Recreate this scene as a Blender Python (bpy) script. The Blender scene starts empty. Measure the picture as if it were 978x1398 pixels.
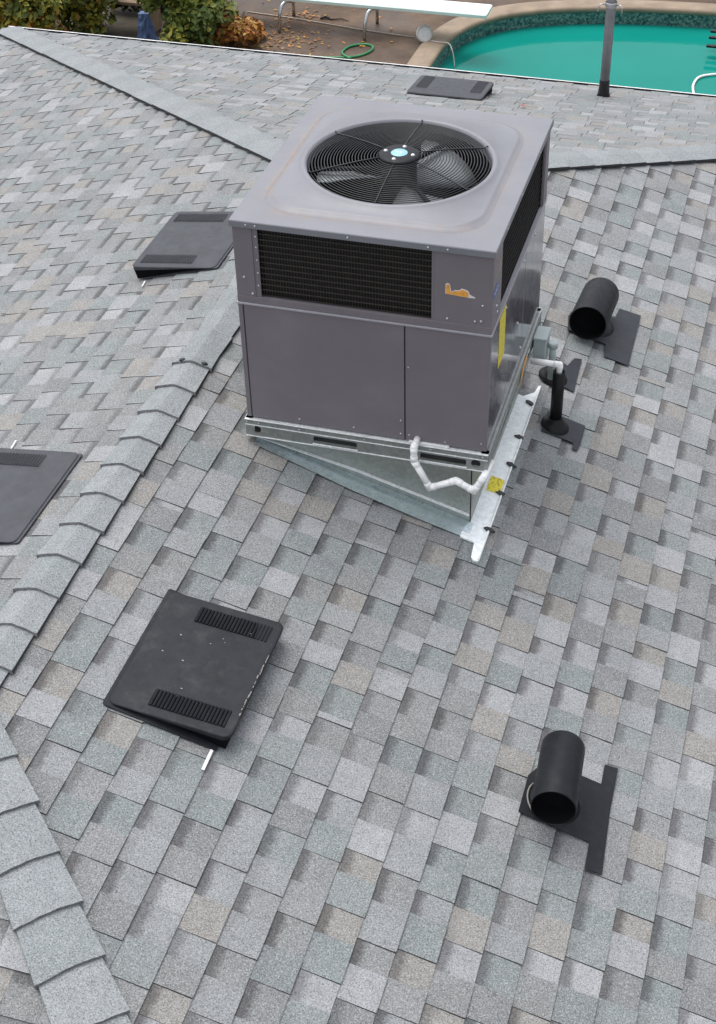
import bpy, bmesh, math, random
from math import sin, cos, pi, radians, sqrt, atan2, hypot
from mathutils import Matrix, Vector
random.seed(7)
S = bpy.context.scene
COL = S.collection

# ---------------------------------------------------------------- camera
CAM_LOC = Vector((2.516, -5.372, 3.907))
CAM_ROT = (radians(50.633), radians(1.292), radians(16.675))
F_PX = 2038.7                                   # focal length in pixels of a 978 x 1398 frame
cam_d = bpy.data.cameras.new('camera')
cam = bpy.data.objects.new('camera', cam_d); COL.objects.link(cam)
cam.location = CAM_LOC; cam.rotation_euler = CAM_ROT
cam_d.sensor_fit = 'VERTICAL'; cam_d.sensor_height = 24.0; cam_d.lens = F_PX * 24.0 / 1398.0
cam_d.clip_end = 2000
S.camera = cam

# ---------------------------------------------------------------- sky, sun, exposure
SUN_EL, SUN_AZ = radians(72), radians(-58)      # azimuth from +Y towards +X: light from far left
w = bpy.data.worlds.new('World'); S.world = w; w.use_nodes = True
nt = w.node_tree; nt.nodes.clear()
sky = nt.nodes.new('ShaderNodeTexSky'); sky.sky_type = 'NISHITA'; sky.sun_disc = False
sky.sun_elevation = SUN_EL; sky.sun_rotation = SUN_AZ
sky.air_density = 1.0; sky.dust_density = 4.0; sky.ozone_density = 1.0
hs = nt.nodes.new('ShaderNodeHueSaturation'); hs.inputs['Saturation'].default_value = 0.30   # overcast: nearly grey
bg = nt.nodes.new('ShaderNodeBackground'); bg.inputs['Strength'].default_value = 0.15
wo = nt.nodes.new('ShaderNodeOutputWorld')
nt.links.new(sky.outputs[0], hs.inputs['Color']); nt.links.new(hs.outputs[0], bg.inputs[0]); nt.links.new(bg.outputs[0], wo.inputs[0])
sd = bpy.data.lights.new('sun', 'SUN'); sd.energy = 0.5; sd.angle = radians(60); sd.color = (1.0, 0.99, 0.97)
sun = bpy.data.objects.new('sun', sd); COL.objects.link(sun)
dirv = Vector((sin(SUN_AZ) * cos(SUN_EL), cos(SUN_AZ) * cos(SUN_EL), sin(SUN_EL)))
sun.rotation_euler = dirv.to_track_quat('Z', 'Y').to_euler(); sun.location = (-6, 6, 9)
S.view_settings.view_transform = 'Standard'; S.view_settings.look = 'None'
S.view_settings.gamma = 1.0; S.view_settings.use_curve_mapping = False
S.view_settings.exposure = 0.86

# ---------------------------------------------------------------- mesh helpers
class MB:
    """collects shapes; build() links them as one mesh object"""
    def __init__(s): s.v = []; s.f = []; s.m = []; s.uv = None; s.smooth = []
    def add(s, vs, fs, m=0, smooth=False):
        o = len(s.v); s.v += [tuple(x) for x in vs]
        s.f += [tuple(i + o for i in f) for f in fs]; s.m += [m] * len(fs); s.smooth += [smooth] * len(fs)
        return s
    def box(s, a, b, m=0):
        x0, y0, z0 = a; x1, y1, z1 = b
        vs = [(x0,y0,z0),(x1,y0,z0),(x1,y1,z0),(x0,y1,z0),(x0,y0,z1),(x1,y0,z1),(x1,y1,z1),(x0,y1,z1)]
        return s.add(vs, [(3,2,1,0),(4,5,6,7),(0,1,5,4),(1,2,6,5),(2,3,7,6),(3,0,4,7)], m)
    def prism(s, poly, z0, z1, m=0):
        n = len(poly); vs = [(x,y,z0) for x,y in poly] + [(x,y,z1) for x,y in poly]
        fs = [tuple(reversed(range(n))), tuple(range(n,2*n))] + [(i,(i+1)%n,(i+1)%n+n,i+n) for i in range(n)]
        return s.add(vs, fs, m)
    def tube(s, path, r, n=10, cap=True, m=0):
        P = [Vector(p) for p in path]; R = r if isinstance(r,(list,tuple)) else [r]*len(P)
        d0 = (P[1]-P[0]).normalized(); up = Vector((0,0,1)) if abs(d0.z) < .9 else Vector((1,0,0))
        x = d0.cross(up).normalized(); vs = []; fs = []
        for i,p in enumerate(P):
            d = (P[min(i+1,len(P)-1)]-P[max(i-1,0)]).normalized()
            x = (x - d*x.dot(d)).normalized(); y = d.cross(x)
            for k in range(n):
                a = 2*pi*k/n; vs.append(p + (x*cos(a)+y*sin(a))*R[i])
        for i in range(len(P)-1):
            for k in range(n):
                fs.append((i*n+k, i*n+(k+1)%n, (i+1)*n+(k+1)%n, (i+1)*n+k))
        s.add(vs, fs, m, True)
        if cap:
            o = len(s.v)-len(vs); L = (len(P)-1)*n
            s.f += [tuple(o+k for k in reversed(range(n))), tuple(o+L+k for k in range(n))]; s.m += [m,m]; s.smooth += [False,False]
        return s
    def lathe(s, prof, n=24, m=0, c=(0,0,0), closed=False):
        vs = []; fs = []
        for r,z in prof:
            for k in range(n):
                a = 2*pi*k/n; vs.append((c[0]+r*cos(a), c[1]+r*sin(a), c[2]+z))
        for i in range(len(prof)-1):
            for k in range(n):
                fs.append((i*n+k, i*n+(k+1)%n, (i+1)*n+(k+1)%n, (i+1)*n+k))
        s.add(vs, fs, m, True)
        return s
    def disc(s, r, z, n=24, c=(0,0), m=0, up=True):
        vs = [(c[0]+r*cos(2*pi*k/n), c[1]+r*sin(2*pi*k/n), z) for k in range(n)]
        return s.add(vs, [tuple(range(n)) if up else tuple(reversed(range(n)))], m)
    def ring(s, R, r, z, n=64, k=5, m=0):
        vs = []; fs = []
        for i in range(n):
            a = 2*pi*i/n
            for j in range(k):
                b = 2*pi*j/k; q = R+r*cos(b); vs.append((q*cos(a), q*sin(a), z+r*sin(b)))
        for i in range(n):
            for j in range(k):
                fs.append((i*k+j, ((i+1)%n)*k+j, ((i+1)%n)*k+(j+1)%k, i*k+(j+1)%k))
        return s.add(vs, fs, m, True)
    def xform(s, M):
        s.v = [tuple(M @ Vector(p)) for p in s.v]; return s
    def mesh(s, name, mats):
        me = bpy.data.meshes.new(name); me.from_pydata(s.v, [], s.f)
        for mt in (mats if isinstance(mats,(list,tuple)) else [mats]): me.materials.append(mt)
        me.polygons.foreach_set('material_index', s.m); me.polygons.foreach_set('use_smooth', s.smooth)
        me.update(); return me
    def build(s, name, mats, parent=None, bevel=0):
        o = bpy.data.objects.new(name, s.mesh(name, mats)); COL.objects.link(o)
        if parent is not None: o.parent = parent
        if bevel:
            b = o.modifiers.new('bevel','BEVEL'); b.width = bevel; b.segments = 2; b.limit_method = 'ANGLE'; b.angle_limit = radians(40)
        return o

def holed_plate(outer, holes, y0, y1):
    """plate in the x-z plane with holes, thickness y0..y1 -> MB"""
    bm = bmesh.new(); edges = []
    for loop in [outer]+holes:
        vs = [bm.verts.new((x,y0,z)) for x,z in loop]
        edges += [bm.edges.new((vs[i], vs[(i+1)%len(vs)])) for i in range(len(vs))]
    bmesh.ops.triangle_fill(bm, use_beauty=True, use_dissolve=False, edges=edges)
    bm.verts.ensure_lookup_table(); mb = MB()
    V = [tuple(v.co) for v in bm.verts]; n = len(V)
    F = [tuple(v.index for v in f.verts) for f in bm.faces]
    mb.add(V+[(x,y1,z) for x,_,z in V], F+[tuple(i+n for i in reversed(f)) for f in F])
    k = 0
    for loop in [outer]+holes:
        L = len(loop); mb.add([], [])
        mb.f += [(k+i, k+(i+1)%L, k+(i+1)%L+n, k+i+n) for i in range(L)]; mb.m += [0]*L; mb.smooth += [False]*L; k += L
    bm.free(); return mb

def thing(name, label, cat, M=None, group=None):
    o = bpy.data.objects.new(name, None); COL.objects.link(o); o.empty_display_size = .1
    if M is not None: o.matrix_world = M
    return tag(o, label, cat, group)
def tag(o, label, cat, group=None):
    o['label'] = label; o['category'] = cat
    if group: o['group'] = group
    return o
def struct(o): o['kind'] = 'structure'; return o
def fillet(pts, rad, n=5):
    """round the corners of a 3-d polyline"""
    P = [Vector(p) for p in pts]; out = [P[0]]
    for i in range(1, len(P)-1):
        a = (P[i-1]-P[i]); b = (P[i+1]-P[i]); r = min(rad, a.length*.49, b.length*.49)
        A = P[i]+a.normalized()*r; B = P[i]+b.normalized()*r
        for k in range(n+1):
            t_ = k/n; out.append(A*(1-t_)**2 + P[i]*2*t_*(1-t_) + B*t_*t_)
    out.append(P[-1]); return out
def rrect(x0, x1, y0, y1, r, n=5):
    out = []
    for cx, cy, a0 in ((x1-r,y1-r,0),(x0+r,y1-r,pi/2),(x0+r,y0+r,pi),(x1-r,y0+r,3*pi/2)):
        out += [(cx+r*cos(a0+pi/2*k/n), cy+r*sin(a0+pi/2*k/n)) for k in range(n+1)]
    return out

# ---------------------------------------------------------------- material helpers
def newmat(name):
    m = bpy.data.materials.new(name); m.use_nodes = True; n = m.node_tree; b = n.nodes['Principled BSDF']; return m, n, b
def nd(n, t, **kw):
    x = n.nodes.new(t)
    for k, v in kw.items():
        if k in x.inputs: x.inputs[k].default_value = v
        else: setattr(x, k, v)
    return x
def noise(n, vec, scale, detail=3, rough=.55):
    x = nd(n, 'ShaderNodeTexNoise', Scale=scale, Detail=detail, Roughness=rough); n.links.new(vec, x.inputs['Vector']); return x.outputs[0]
def ramp(n, fac, stops):
    x = n.nodes.new('ShaderNodeValToRGB'); e = x.color_ramp.elements
    while len(e) < len(stops): e.new(.5)
    for i,(p,c) in enumerate(stops):
        e[i].position = p; e[i].color = (c if len(c)==4 else (*c,1)) if isinstance(c,(tuple,list)) else (c,c,c,1)
    n.links.new(fac, x.inputs[0]); return x.outputs[0]
def mix(n, a, b, fac, mode='MIX'):
    x = n.nodes.new('ShaderNodeMix'); x.data_type = 'RGBA'; x.blend_type = mode
    for s, v in ((x.inputs[0], fac), (x.inputs[6], a), (x.inputs[7], b)):
        if isinstance(v, bpy.types.NodeSocket): n.links.new(v, s)
        else: s.default_value = v if not isinstance(v,(tuple,list)) else (*v,1) if len(v)==3 else v
    return x.outputs[2]
def bump(n, h, strength, dist, b):
    x = nd(n, 'ShaderNodeBump', Strength=strength, Distance=dist); n.links.new(h, x.inputs['Height']); n.links.new(x.outputs[0], b.inputs['Normal'])
def pos(n): return n.nodes.new('ShaderNodeNewGeometry').outputs['Position']

def plain(name, col, rough=.5, metal=0., var=.12, scale=9., fine=0., spec=.5, bmp=0., bscale=60., dirt=None, dirt_amt=.35, coat=0.):
    """solid colour with soft wear: large blotches, fine grain, optional dirt colour"""
    m, n, b = newmat(name); p = pos(n)
    n1 = noise(n, p, scale, 4)
    lo = tuple(c*(1-var) for c in col); hi = tuple(min(1,c*(1+var)) for c in col)
    c = ramp(n, n1, [(.3, lo), (.7, hi)])
    if fine:
        g = ramp(n, noise(n, p, 420, 2), [(.3, 1-fine), (.7, 1+fine if 1+fine <= 1 else 1.0)])
        c = mix(n, c, g, 1.0, 'MULTIPLY')
    if dirt is not None:
        d = ramp(n, noise(n, p, scale*.6+1.3, 6, .7), [(.52, 0.), (.72, dirt_amt)])
        c = mix(n, c, dirt, d)
    n.links.new(c, b.inputs['Base Color'])
    rr = ramp(n, noise(n, p, scale*2.3, 4), [(.3, max(.02,rough-.08)), (.7, min(1,rough+.08))])
    n.links.new(rr, b.inputs['Roughness'])
    b.inputs['Metallic'].default_value = metal; b.inputs['Specular IOR Level'].default_value = spec
    if coat: b.inputs['Coat Weight'].default_value = coat; b.inputs['Coat Roughness'].default_value = .12
    if bmp: bump(n, noise(n, p, bscale, 3), .6, bmp, b)
    return m

def lin(c): return tuple(.74*((x/255+.055)/1.055)**2.4 for x in c)
def shingle_material():
    m, n, b = newmat('shingle_granules'); p = pos(n)
    at = nd(n, 'ShaderNodeAttribute', attribute_name='tone')
    uvn = n.nodes.new('ShaderNodeUVMap'); uvn.uv_map = 'band'
    sx = n.nodes.new('ShaderNodeSeparateXYZ'); n.links.new(uvn.outputs[0], sx.inputs[0])
    # granules: light and dark grains a few millimetres wide
    g1 = ramp(n, noise(n, p, 180, 2, .65), [(.34, .46), (.50, .95), (.66, 1.0)])
    g2 = ramp(n, noise(n, p, 260, 1, .6), [(.30, .62), (.55, 1.0)])
    spk = mix(n, g1, g2, 1.0, 'MULTIPLY')
    lite = ramp(n, noise(n, p, 190, 1, .5), [(.52, 0.), (.68, .52)])
    blot = ramp(n, noise(n, p, 14, 4, .6), [(.3, .88), (.7, 1.0)])
    big = ramp(n, noise(n, p, .9, 3, .5), [(.3, .92), (.7, 1.0)])
    bl = ramp(n, noise(n, p, 20, 4, .6), [(.40, 0.), (.68, .32)])
    c = mix(n, at.outputs['Color'], lin((163,166,167)), bl)
    c = mix(n, c, spk, 1.0, 'MULTIPLY')
    c = mix(n, c, (.46,.475,.48), lite)
    c = mix(n, c, blot, 1.0, 'MULTIPLY'); c = mix(n, c, big, 1.0, 'MULTIPLY')
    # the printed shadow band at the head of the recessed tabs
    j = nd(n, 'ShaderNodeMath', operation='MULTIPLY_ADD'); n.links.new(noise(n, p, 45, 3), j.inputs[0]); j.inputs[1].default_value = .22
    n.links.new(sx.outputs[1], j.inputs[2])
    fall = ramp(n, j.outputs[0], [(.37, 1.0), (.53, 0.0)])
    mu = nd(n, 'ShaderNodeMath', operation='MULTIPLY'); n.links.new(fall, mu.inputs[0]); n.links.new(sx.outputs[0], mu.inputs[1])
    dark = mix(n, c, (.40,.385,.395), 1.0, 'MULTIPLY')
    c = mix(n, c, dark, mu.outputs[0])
    n.links.new(c, b.inputs['Base Color'])
    b.inputs['Roughness'].default_value = .80; b.inputs['Specular IOR Level'].default_value = .5
    bump(n, noise(n, p, 260, 2), .7, .0022, b)
    return m
def lid_material():
    m, n, b = newmat('lid_paint'); p = pos(n)
    at = nd(n, 'ShaderNodeAttribute', attribute_name='dirt')
    base = ramp(n, noise(n, p, 5, 4), [(.3, (.182,.184,.204)), (.7, (.206,.208,.230))])
    d = nd(n, 'ShaderNodeMath', operation='MULTIPLY'); n.links.new(at.outputs['Fac'], d.inputs[0])
    n.links.new(ramp(n, noise(n, p, 13, 6, .7), [(.40, 0.), (.62, .75)]), d.inputs[1])
    c = mix(n, base, (.30,.22,.16), d.outputs[0])
    sp = ramp(n, noise(n, p, 90, 2), [(.24, .72), (.29, 1.0)]); c = mix(n, c, sp, 1.0, 'MULTIPLY')
    n.links.new(c, b.inputs['Base Color'])
    n.links.new(ramp(n, noise(n, p, 8, 4), [(.3, .34), (.7, .50)]), b.inputs['Roughness'])
    return m
def galv(name, col, rough=.38, metal=.75):
    m, n, b = newmat(name); p = pos(n)
    v = nd(n, 'ShaderNodeTexVoronoi', Scale=70.0); n.links.new(p, v.inputs['Vector'])
    f = ramp(n, v.outputs['Color'], [(.1, tuple(c*.86 for c in col)), (.9, tuple(min(1,c*1.08) for c in col))])
    st = ramp(n, noise(n, p, 6, 6, .7), [(.42, 0.), (.75, .28)])
    c = mix(n, f, tuple(c*.55 for c in col), st)
    n.links.new(c, b.inputs['Base Color']); b.inputs['Metallic'].default_value = metal
    n.links.new(ramp(n, noise(n, p, 16, 4), [(.3, rough-.08), (.7, rough+.14)]), b.inputs['Roughness'])
    bump(n, noise(n, p, 9, 2), .25, .004, b)
    return m

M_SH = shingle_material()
M_EDGE = plain('shingle_cut_edge', (.045,.044,.046), .9, var=.3, scale=60)
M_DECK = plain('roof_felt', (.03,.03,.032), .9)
M_LID = lid_material()
M_PAINT = plain('cabinet_paint', (.190,.171,.186), .42, var=.07, scale=3, fine=.12, bmp=.0030, bscale=5, dirt=(.26,.25,.26), dirt_amt=.22)
M_GLOSS = plain('cabinet_paint_film', (.15,.142,.162), .14, var=.10, scale=7, coat=.5)
M_GALV = galv('galvanised_rail', (.36,.38,.37), .34)
M_CURB = galv('galvanised_curb', (.40,.42,.39), .42)
M_FLASH = galv('flashing_sheet', (.90,.94,.94), .42, .05)
M_APRON = galv('apron_sheet', (.58,.68,.70), .28, .72)
M_LIP = galv('bright_rail_edge', (.85,.87,.87), .30, .2)
M_BLACKMET = plain('black_painted_metal', (.009,.010,.013), .46, var=.2, scale=20, spec=.22, dirt=(.16,.15,.13), dirt_amt=.04, bmp=.0006, bscale=240)
M_VENT = plain('charcoal_vent_metal', (.021,.023,.028), .55, var=.16, scale=11, fine=.25, dirt=(.20,.19,.17), dirt_amt=.13, bmp=.0006, bscale=300, spec=.22)
M_VENTG = plain('grey_vent_metal', (.070,.073,.083), .6, var=.12, scale=11, fine=.2, bmp=.0005, bscale=300, spec=.22)
M_VENTS = plain('vent_slot_shade', (.028,.030,.036), .6)
M_DARK = plain('dark_interior', (.005,.005,.006), .8, spec=.1)
M_COIL = plain('coil_fins', (.007,.006,.006), .6, var=.4, scale=30)
M_WIRE = plain('coil_guard_wire', (.034,.029,.025), .45, var=.3, scale=40)
M_GRILLE = plain('grille_wire', (.016,.017,.019), .35)
M_BLADE = plain('fan_blade_aluminium', (.27,.29,.30), .4, metal=.2, var=.12)
M_PVC = plain('white_pvc', (.90,.90,.89), .32, var=.04, scale=20, dirt=(.5,.47,.42), dirt_amt=.15)
M_ABS = plain('black_abs_pipe', (.009,.009,.010), .42, var=.2, spec=.25)
M_BOX = plain('grey_enamel_box', (.36,.42,.42), .4, var=.08)
M_WHITE = plain('white_trim', (.80,.80,.80), .45, var=.05)
M_TAR = plain('roof_tar', (.010,.010,.011), .45, var=.3, bmp=.002, bscale=80)
M_ORANGE = plain('orange_sticker', (.80,.36,.06), .55, var=.15, scale=60)
M_PAPER = plain('torn_paper', (.72,.68,.66), .8, var=.1)
M_BLUE = plain('blue_badge', (.045,.085,.30), .3)
M_SKYB = plain('light_blue_badge', (.26,.48,.56), .35)
M_SCREW = plain('zinc_screw', (.55,.55,.56), .35, metal=.8)
M_STEEL = plain('stainless_tube', (.55,.55,.56), .25, metal=.9)
def label_material():
    m, n, b = newmat('yellow_label'); p = pos(n)
    v = nd(n, 'ShaderNodeTexNoise', Scale=55.0, Detail=2.0); mp = n.nodes.new('ShaderNodeMapping'); mp.inputs['Scale'].default_value = (1.,1.,4.)
    n.links.new(p, mp.inputs[0]); n.links.new(mp.outputs[0], v.inputs['Vector'])
    c = ramp(n, v.outputs[0], [(.36, (.42,.34,.03)), (.48, (.78,.66,.03))])
    n.links.new(c, b.inputs['Base Color']); b.inputs['Roughness'].default_value = .45; return m
M_YEL = label_material()

# ---------------------------------------------------------------- roof geometry
T = 0.2938                                      # pitch
K = sqrt(1 + T*T)
YF, YN, HE = 2.038, -2.265, 4.688               # ridge ends, plan run from ridge to eave
EXPO = 0.143
def frame(O, V):
    V = Vector(V).normalized(); H = Vector((V.x, V.y, 0)).normalized()
    N = Vector((H.x*T, H.y*T, 1)).normalized(); U = N.cross(V)
    return Matrix(((V.x,U.x,N.x,O[0]),(V.y,U.y,N.y,O[1]),(V.z,U.z,N.z,O[2]),(0,0,0,1)))
FA = frame((0,0,0), (1,0,-T)); FB = frame((0,0,0), (-1,0,-T))
FC = frame((0,YF,0), (0,1,-T)); FD = frame((0,YN,0), (0,-1,-T))
CR = Matrix.Identity(3); 
from mathutils import Euler
CR = Euler(CAM_ROT, 'XYZ').to_matrix()
def project(P):
    q = CR.transposed() @ (Vector(P) - CAM_LOC)
    if q.z > -.05: return None
    return (489 + F_PX*q.x/-q.z, 699 - F_PX*q.y/-q.z)

house = thing('house', 'hip roofed house covered in blended grey architectural shingles', 'house', Matrix.Translation((0,0,-4.0)))
HOUSE_INV = house.matrix_world.inverted()
def put(o, parent, M):          # world matrix M for a child
    o.parent = parent; o.matrix_parent_inverse = Matrix.Identity(4); o.matrix_basis = parent_world(parent).inverted() @ M; return o
_pw = {}
def parent_world(p): return _pw.get(p.name, p.matrix_world)
_pw[house.name] = Matrix.Translation((0,0,-4.0))

VS = HE*K
def lin(c): return tuple(.74*((x/255+.055)/1.055)**2.4 if x > 10 else x/255/12.92 for x in c)
TONES = [lin(c) for c in ((170,173,175),(165,168,170),(182,184,187),(149,158,158),(154,162,162),(144,152,153),(168,164,158),(171,167,161),(153,155,155),(160,161,162),(146,148,149),(191,193,195))]
TONE_W = [3,3,2.4,2.4,2.2,1.2,1.7,1.5,2.6,2.6,1.8,1.4]

def clip(poly, a, b, c):        # keep a*x+b*y<=c
    out = []
    for i in range(len(poly)):
        p, q = poly[i], poly[(i+1)%len(poly)]; dp = a*p[0]+b*p[1]-c; dq = a*q[0]+b*q[1]-c
        if dp <= 0: out.append(p)
        if (dp < 0 < dq) or (dq < 0 < dp):
            t_ = dp/(dp-dq); out.append((p[0]+(q[0]-p[0])*t_, p[1]+(q[1]-p[1])*t_))
    return out
def tile_shape(poly, vtop, vbut, htop, hbut):
    """wedge plate: poly in (v,u); height grows towards the butt; top face first, then the cut edges"""
    n = len(poly); H = lambda v: htop + (hbut-htop)*(v-vtop)/(vbut-vtop)
    vs = [(v,u,H(v)) for v,u in poly] + [(v,u,-.004) for v,u in poly]
    ar = sum(poly[i][0]*poly[(i+1)%n][1]-poly[(i+1)%n][0]*poly[i][1] for i in range(n))
    top = tuple(range(n)) if ar > 0 else tuple(reversed(range(n)))
    sides = [(i, i+n, (i+1)%n+n, (i+1)%n) if ar > 0 else (i, (i+1)%n, (i+1)%n+n, i+n) for i in range(n)]
    return vs, [top]+sides
def finish_tile_mesh(me, tones, bands, top_faces_v):
    """tones: per polygon colour; bands: per polygon 0/1; top_faces_v: function loop vertex -> 0..1"""
    ca = me.color_attributes.new('tone', 'FLOAT_COLOR', 'CORNER'); uv = me.uv_layers.new(name='band')
    cols = []; uvs = []
    for p in me.polygons:
        c = tones[p.index]; f = bands[p.index]
        for li in p.loop_indices:
            cols += [c[0],c[1],c[2],1]; uvs += [f, top_faces_v[me.loops[li].vertex_index]]
    ca.data.foreach_set('color', cols); uv.data.foreach_set('uv', uvs)

AC_MIN, AC_MAX = Vector((.40,-.33,-.35)), Vector((1.48,.88,1.0))
def hidden_by_ac(P):
    d = P - CAM_LOC; t0, t1 = 0., .999
    for i in range(3):
        if abs(d[i]) < 1e-9: continue
        a, b = (AC_MIN[i]-CAM_LOC[i])/d[i], (AC_MAX[i]-CAM_LOC[i])/d[i]
        if a > b: a, b = b, a
        t0, t1 = max(t0,a), min(t1,b)
    return t0 < t1

# holes in the shingle field are not needed: plates of the vents lie on top
slopes = []
tiles = []      # (visible area, slope index, spec)
def slope_poly(kind):
    if kind in 'AB': return lambda u0: None
for si, (key, FM) in enumerate((('A',FA),('B',FB),('C',FC),('D',FD))):
    rng = random.Random(100+si)
    # plan outline in slope coordinates (v down, u across): half planes
    Ux = FM.col[1]
    if key in 'AB':
        sgn = 1 if Ux.y > 0 else -1
        lo, hi = (YN, YF) if sgn > 0 else (-YF, -YN)
        planes = [(-1,0,0),(1,0,VS+.02),(-1/K,1,hi),(-1/K,-1,-lo)]
        ulo, uhi = lo-HE, hi+HE
    else:
        planes = [(-1,0,0),(1,0,VS+.02),(-1/K,1,0),(-1/K,-1,0)]; ulo, uhi = -HE, HE
    nc = int(VS/EXPO)+2
    off = .041 if key == 'A' else rng.uniform(.03,.12)
    for ci in range(nc):
        vb0 = off + ci*EXPO; wph = rng.uniform(0,6.3)
        u = (ulo if key in 'AB' else -HE) - rng.uniform(0,.3)
        tab = rng.random() < .5; last = -1
        cvb = rng.uniform(-.0015,.0015)
        while u < uhi:
            wd = rng.choice((.115,.125,.135,.14,.145,.155,.165)) if tab else rng.choice((.10,.115,.125,.135,.14,.15))
            if rng.random() < .045: wd = .032
            vb = vb0 + rng.uniform(-.0009,.0009) + .0022*sin(u*1.7+wph); vt = vb-EXPO-.016
            ti = rng.choices(range(len(TONES)), TONE_W)[0]
            if ti == last: ti = rng.choices(range(len(TONES)), TONE_W)[0]
            last = ti
            lev = rng.choice((0.,0.,.12,.2)) if tab else rng.choice((.6,.8,.9,1.))
            gap = .0018 if (tab or rng.random() < .15) else .0004
            hb = (.0092 if tab else .0050)
            poly = [(vt, u+gap), (vb+cvb, u+gap), (vb+cvb, u+wd), (vt, u+wd)]
            cl = poly
            for a,b,c in planes: cl = clip(cl,a,b,c) if len(cl) >= 3 else []
            if len(cl) >= 3:
                whole = len(cl) == 4 and all(abs(cl[i][0]-poly[i][0])+abs(cl[i][1]-poly[i][1]) < 1e-6 for i in range(4))
                Pc = FM @ Vector((vb-EXPO*.5, u+wd*.5, .01)); s = project(Pc)
                area = 0
                if s and -5 < s[0] < 983 and -5 < s[1] < 1403 and not hidden_by_ac(Pc):
                    c4 = [project(FM @ Vector((v,uu,.01))) for v,uu in [(vb-EXPO,u),(vb,u),(vb,u+wd),(vb-EXPO,u+wd)]]
                    area = abs(sum(c4[i][0]*c4[(i+1)%4][1]-c4[(i+1)%4][0]*c4[i][1] for i in range(4)))/2
                tiles.append([area if whole else 0, si, vb+cvb, u+gap, wd-gap, tab, ti, cl, vt, hb, rng.uniform(-.0009,.0014), lev])
            u += wd
            if rng.random() < .98: tab = not tab
tiles.sort(key=lambda t: -t[0])
N_SINGLE = 300
slope_obj = []
for si, (key, FM) in enumerate((('A',FA),('B',FB),('C',FC),('D',FD))):
    if key in 'AB':
        sgn = 1 if FM.col[1].y > 0 else -1
        lo, hi = (YN, YF) if sgn > 0 else (-YF, -YN)
        dk = [(0,lo),(VS,lo-HE),(VS,hi+HE),(0,hi)]
    else: dk = [(0,-.001),(VS,-HE),(VS,HE),(0,.001)]
    o = MB().prism(dk, -.03, -.003).build('roof_slope', M_DECK)
    put(o, house, FM); _pw[o.name] = FM; slope_obj.append(o)
cache = {}
rest = [[] for _ in range(4)]
for n_, tl in enumerate(tiles):
    area, si, vb, u, wd, tab, ti, cl, vt, hb, dz, lev = tl
    if n_ < N_SINGLE and area > 0:
        key = (round(wd,4), tab, ti, lev)
        if key not in cache:
            vs, fs = tile_shape([(-EXPO-.016,0),(0,0),(0,wd),(-EXPO-.016,wd)], -EXPO-.016, 0, .0006, hb)
            mb = MB(); mb.add(vs, fs); mb.m = [0]+[1]*(len(fs)-1)
            me = mb.mesh('shingle', [M_SH, M_EDGE])
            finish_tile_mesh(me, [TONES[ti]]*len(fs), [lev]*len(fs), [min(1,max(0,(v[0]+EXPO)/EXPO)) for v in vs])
            cache[key] = me
        o = bpy.data.objects.new('shingle', cache[key]); COL.objects.link(o)
        o.parent = slope_obj[si]; o.location = (vb, u, dz)
    else: rest[si].append(tl)
for si in range(4):
    mb = MB(); tn = []; bd = []; vv = []
    for area, _, vb, u, wd, tab, ti, cl, vt, hb, dz, lev in rest[si]:
        vs, fs = tile_shape(cl, vt, vb, .0006, hb+dz)
        mb.add(vs, fs); mb.m[-(len(fs)-1):] = [1]*(len(fs)-1)
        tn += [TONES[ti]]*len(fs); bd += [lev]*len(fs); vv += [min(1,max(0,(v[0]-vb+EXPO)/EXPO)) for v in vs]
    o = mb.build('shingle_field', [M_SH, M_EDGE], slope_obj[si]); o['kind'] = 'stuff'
    finish_tile_mesh(o.data, tn, bd, vv)

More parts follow.
